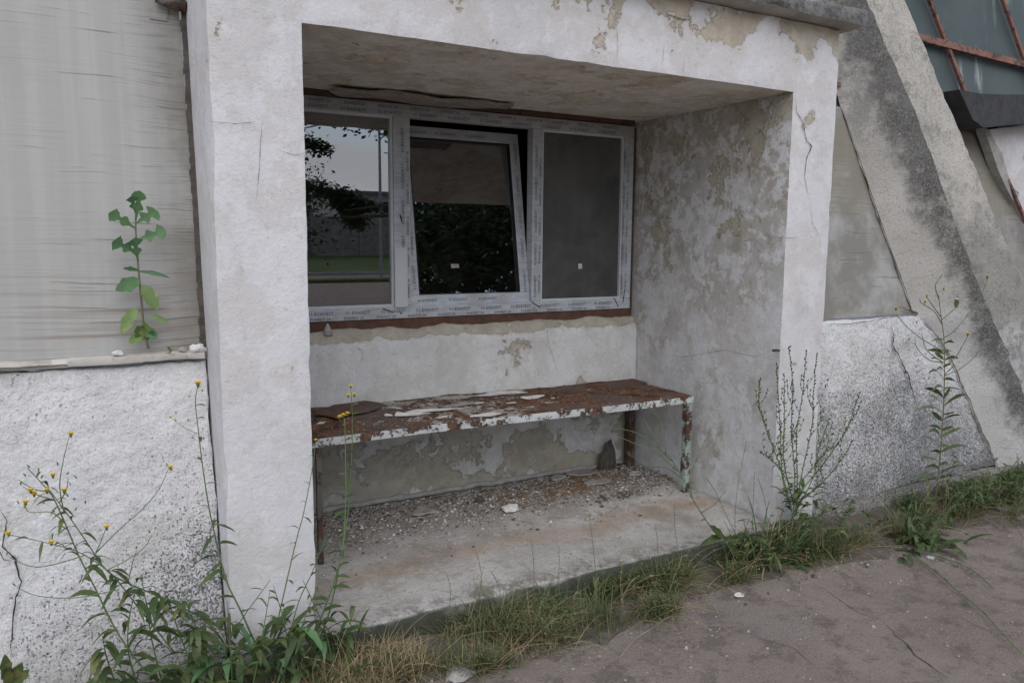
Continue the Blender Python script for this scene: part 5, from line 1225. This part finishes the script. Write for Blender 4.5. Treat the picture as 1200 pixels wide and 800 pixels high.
lp.build('pole', M['pale_metal'], lpo); lh = MB(); lh.box(x_-1.9, x_-1.35, y_+.65, y_+.95, 9.25, 9.37); lh.build('lamp_head', M['pale_metal'], lpo)
def tree(x, y, h, r0, nl, seed, label, low=.28, lean=(0, 0), sq=(1, 1), leaf=.13, arms=()):
    r = random.Random(seed); t = empty('tree', (x, y, 0), label=label, cat='tree')
    m = MB(); top = Vector((x+lean[0]*.5, y+lean[1]*.5, h*.75))
    m.tube([(x, y, -.2), (x+.05, y, h*.2), (x+lean[0]*.25, y+lean[1]*.25, h*.45), top], [h*.03, h*.024, h*.017, h*.006], 9)
    tips = []
    for i in range(40):
        t0 = r.uniform(.2, .95); b = Vector((x, y, 0)).lerp(top, t0); a = r.uniform(0, 6.28); L = r0*r.uniform(.45, 1.05)*(1.15-.55*abs(t0-.5))
        d = Vector((math.cos(a)*sq[0], math.sin(a)*sq[1], r.uniform(-.05, .75))).normalized(); e = b+d*L+Vector((lean[0]*.4*t0, lean[1]*.4*t0, -.05*L)); mid = b.lerp(e, .5)+Vector((0, 0, .12*L))
        m.tube([b, mid, e], [h*.008, h*.005, .01], 5); tips += [(mid, L*.22), (b.lerp(e, .75), L*.24), (e, L*.2)]
        for s in range(2):
            e2 = mid+Vector((r.uniform(-1, 1), r.uniform(-1, 1), r.uniform(-.7, .8)))*L*.45; m.tube([mid, e2], [h*.003, .006], 4); tips.append((e2, L*.2))
    for a_, b_2 in arms:
        a_, b_2 = Vector(a_), Vector(b_2); m.tube([a_, a_.lerp(b_2, .5)+Vector((0, 0, .08)), b_2], [.05, .03, .01], 5)
        for q in range(5): tips += [(a_.lerp(b_2, .25+.18*q), .11)]*3
    m.build('trunk', M['bark'], t, smooth=True)
    c = MB()
    for i in range(nl):
        p, s = tips[int(r.random()*len(tips))]; q = p+Vector((r.gauss(0, 1), r.gauss(0, 1), r.gauss(0, .7)))*s
        if q.z < h*low*.6: continue
        a = r.uniform(0, 6.28); d = Vector((math.cos(a), math.sin(a), r.uniform(-.9, .3))).normalized(); L = leaf*r.uniform(.6, 1.4); sd_ = d.cross(Vector((r.uniform(-1, 1), r.uniform(-1, 1), 1))).normalized()*L*.28
        b = len(c.V); c.V += [q, q+d*L*.5-sd_, q+d*L, q+d*L*.5+sd_]; c.F.append((b, b+1, b+2, b+3)); c.M.append(0)
    c.build('crown', M['tree_leaf'], t)
tree(2.35, -11, 8.5, 1.4, 24000, 1, 'leafy tree across the yard whose branches show in the left pane', low=.1, leaf=.1, arms=[((2.2, -11, 2.9), (4.4, -11, 2.5)), ((2.2, -11, 3.7), (4.0, -11, 3.45)), ((4.0, -11, 2.6), (5.0, -11, 2.25)), ((4.2, -11, 2.5), (4.7, -11, 1.9))])
tree(6.7, -9.3, 9, 3.1, 46000, 2, 'dense dark tree mirrored in the middle pane', low=.69)
tree(13.5, -11.5, 9, 3.3, 24000, 4, 'broad tree beyond the dense one, mirrored in the right pane', low=.15)
tree(4, -50, 9, 3.3, 9000, 5, 'round tree behind the concrete fence, left of the far building', low=.1, leaf=.3)
tree(14, -56, 8, 3.0, 9000, 6, 'second round tree behind the concrete fence, nearest the far building', low=.1, leaf=.3)
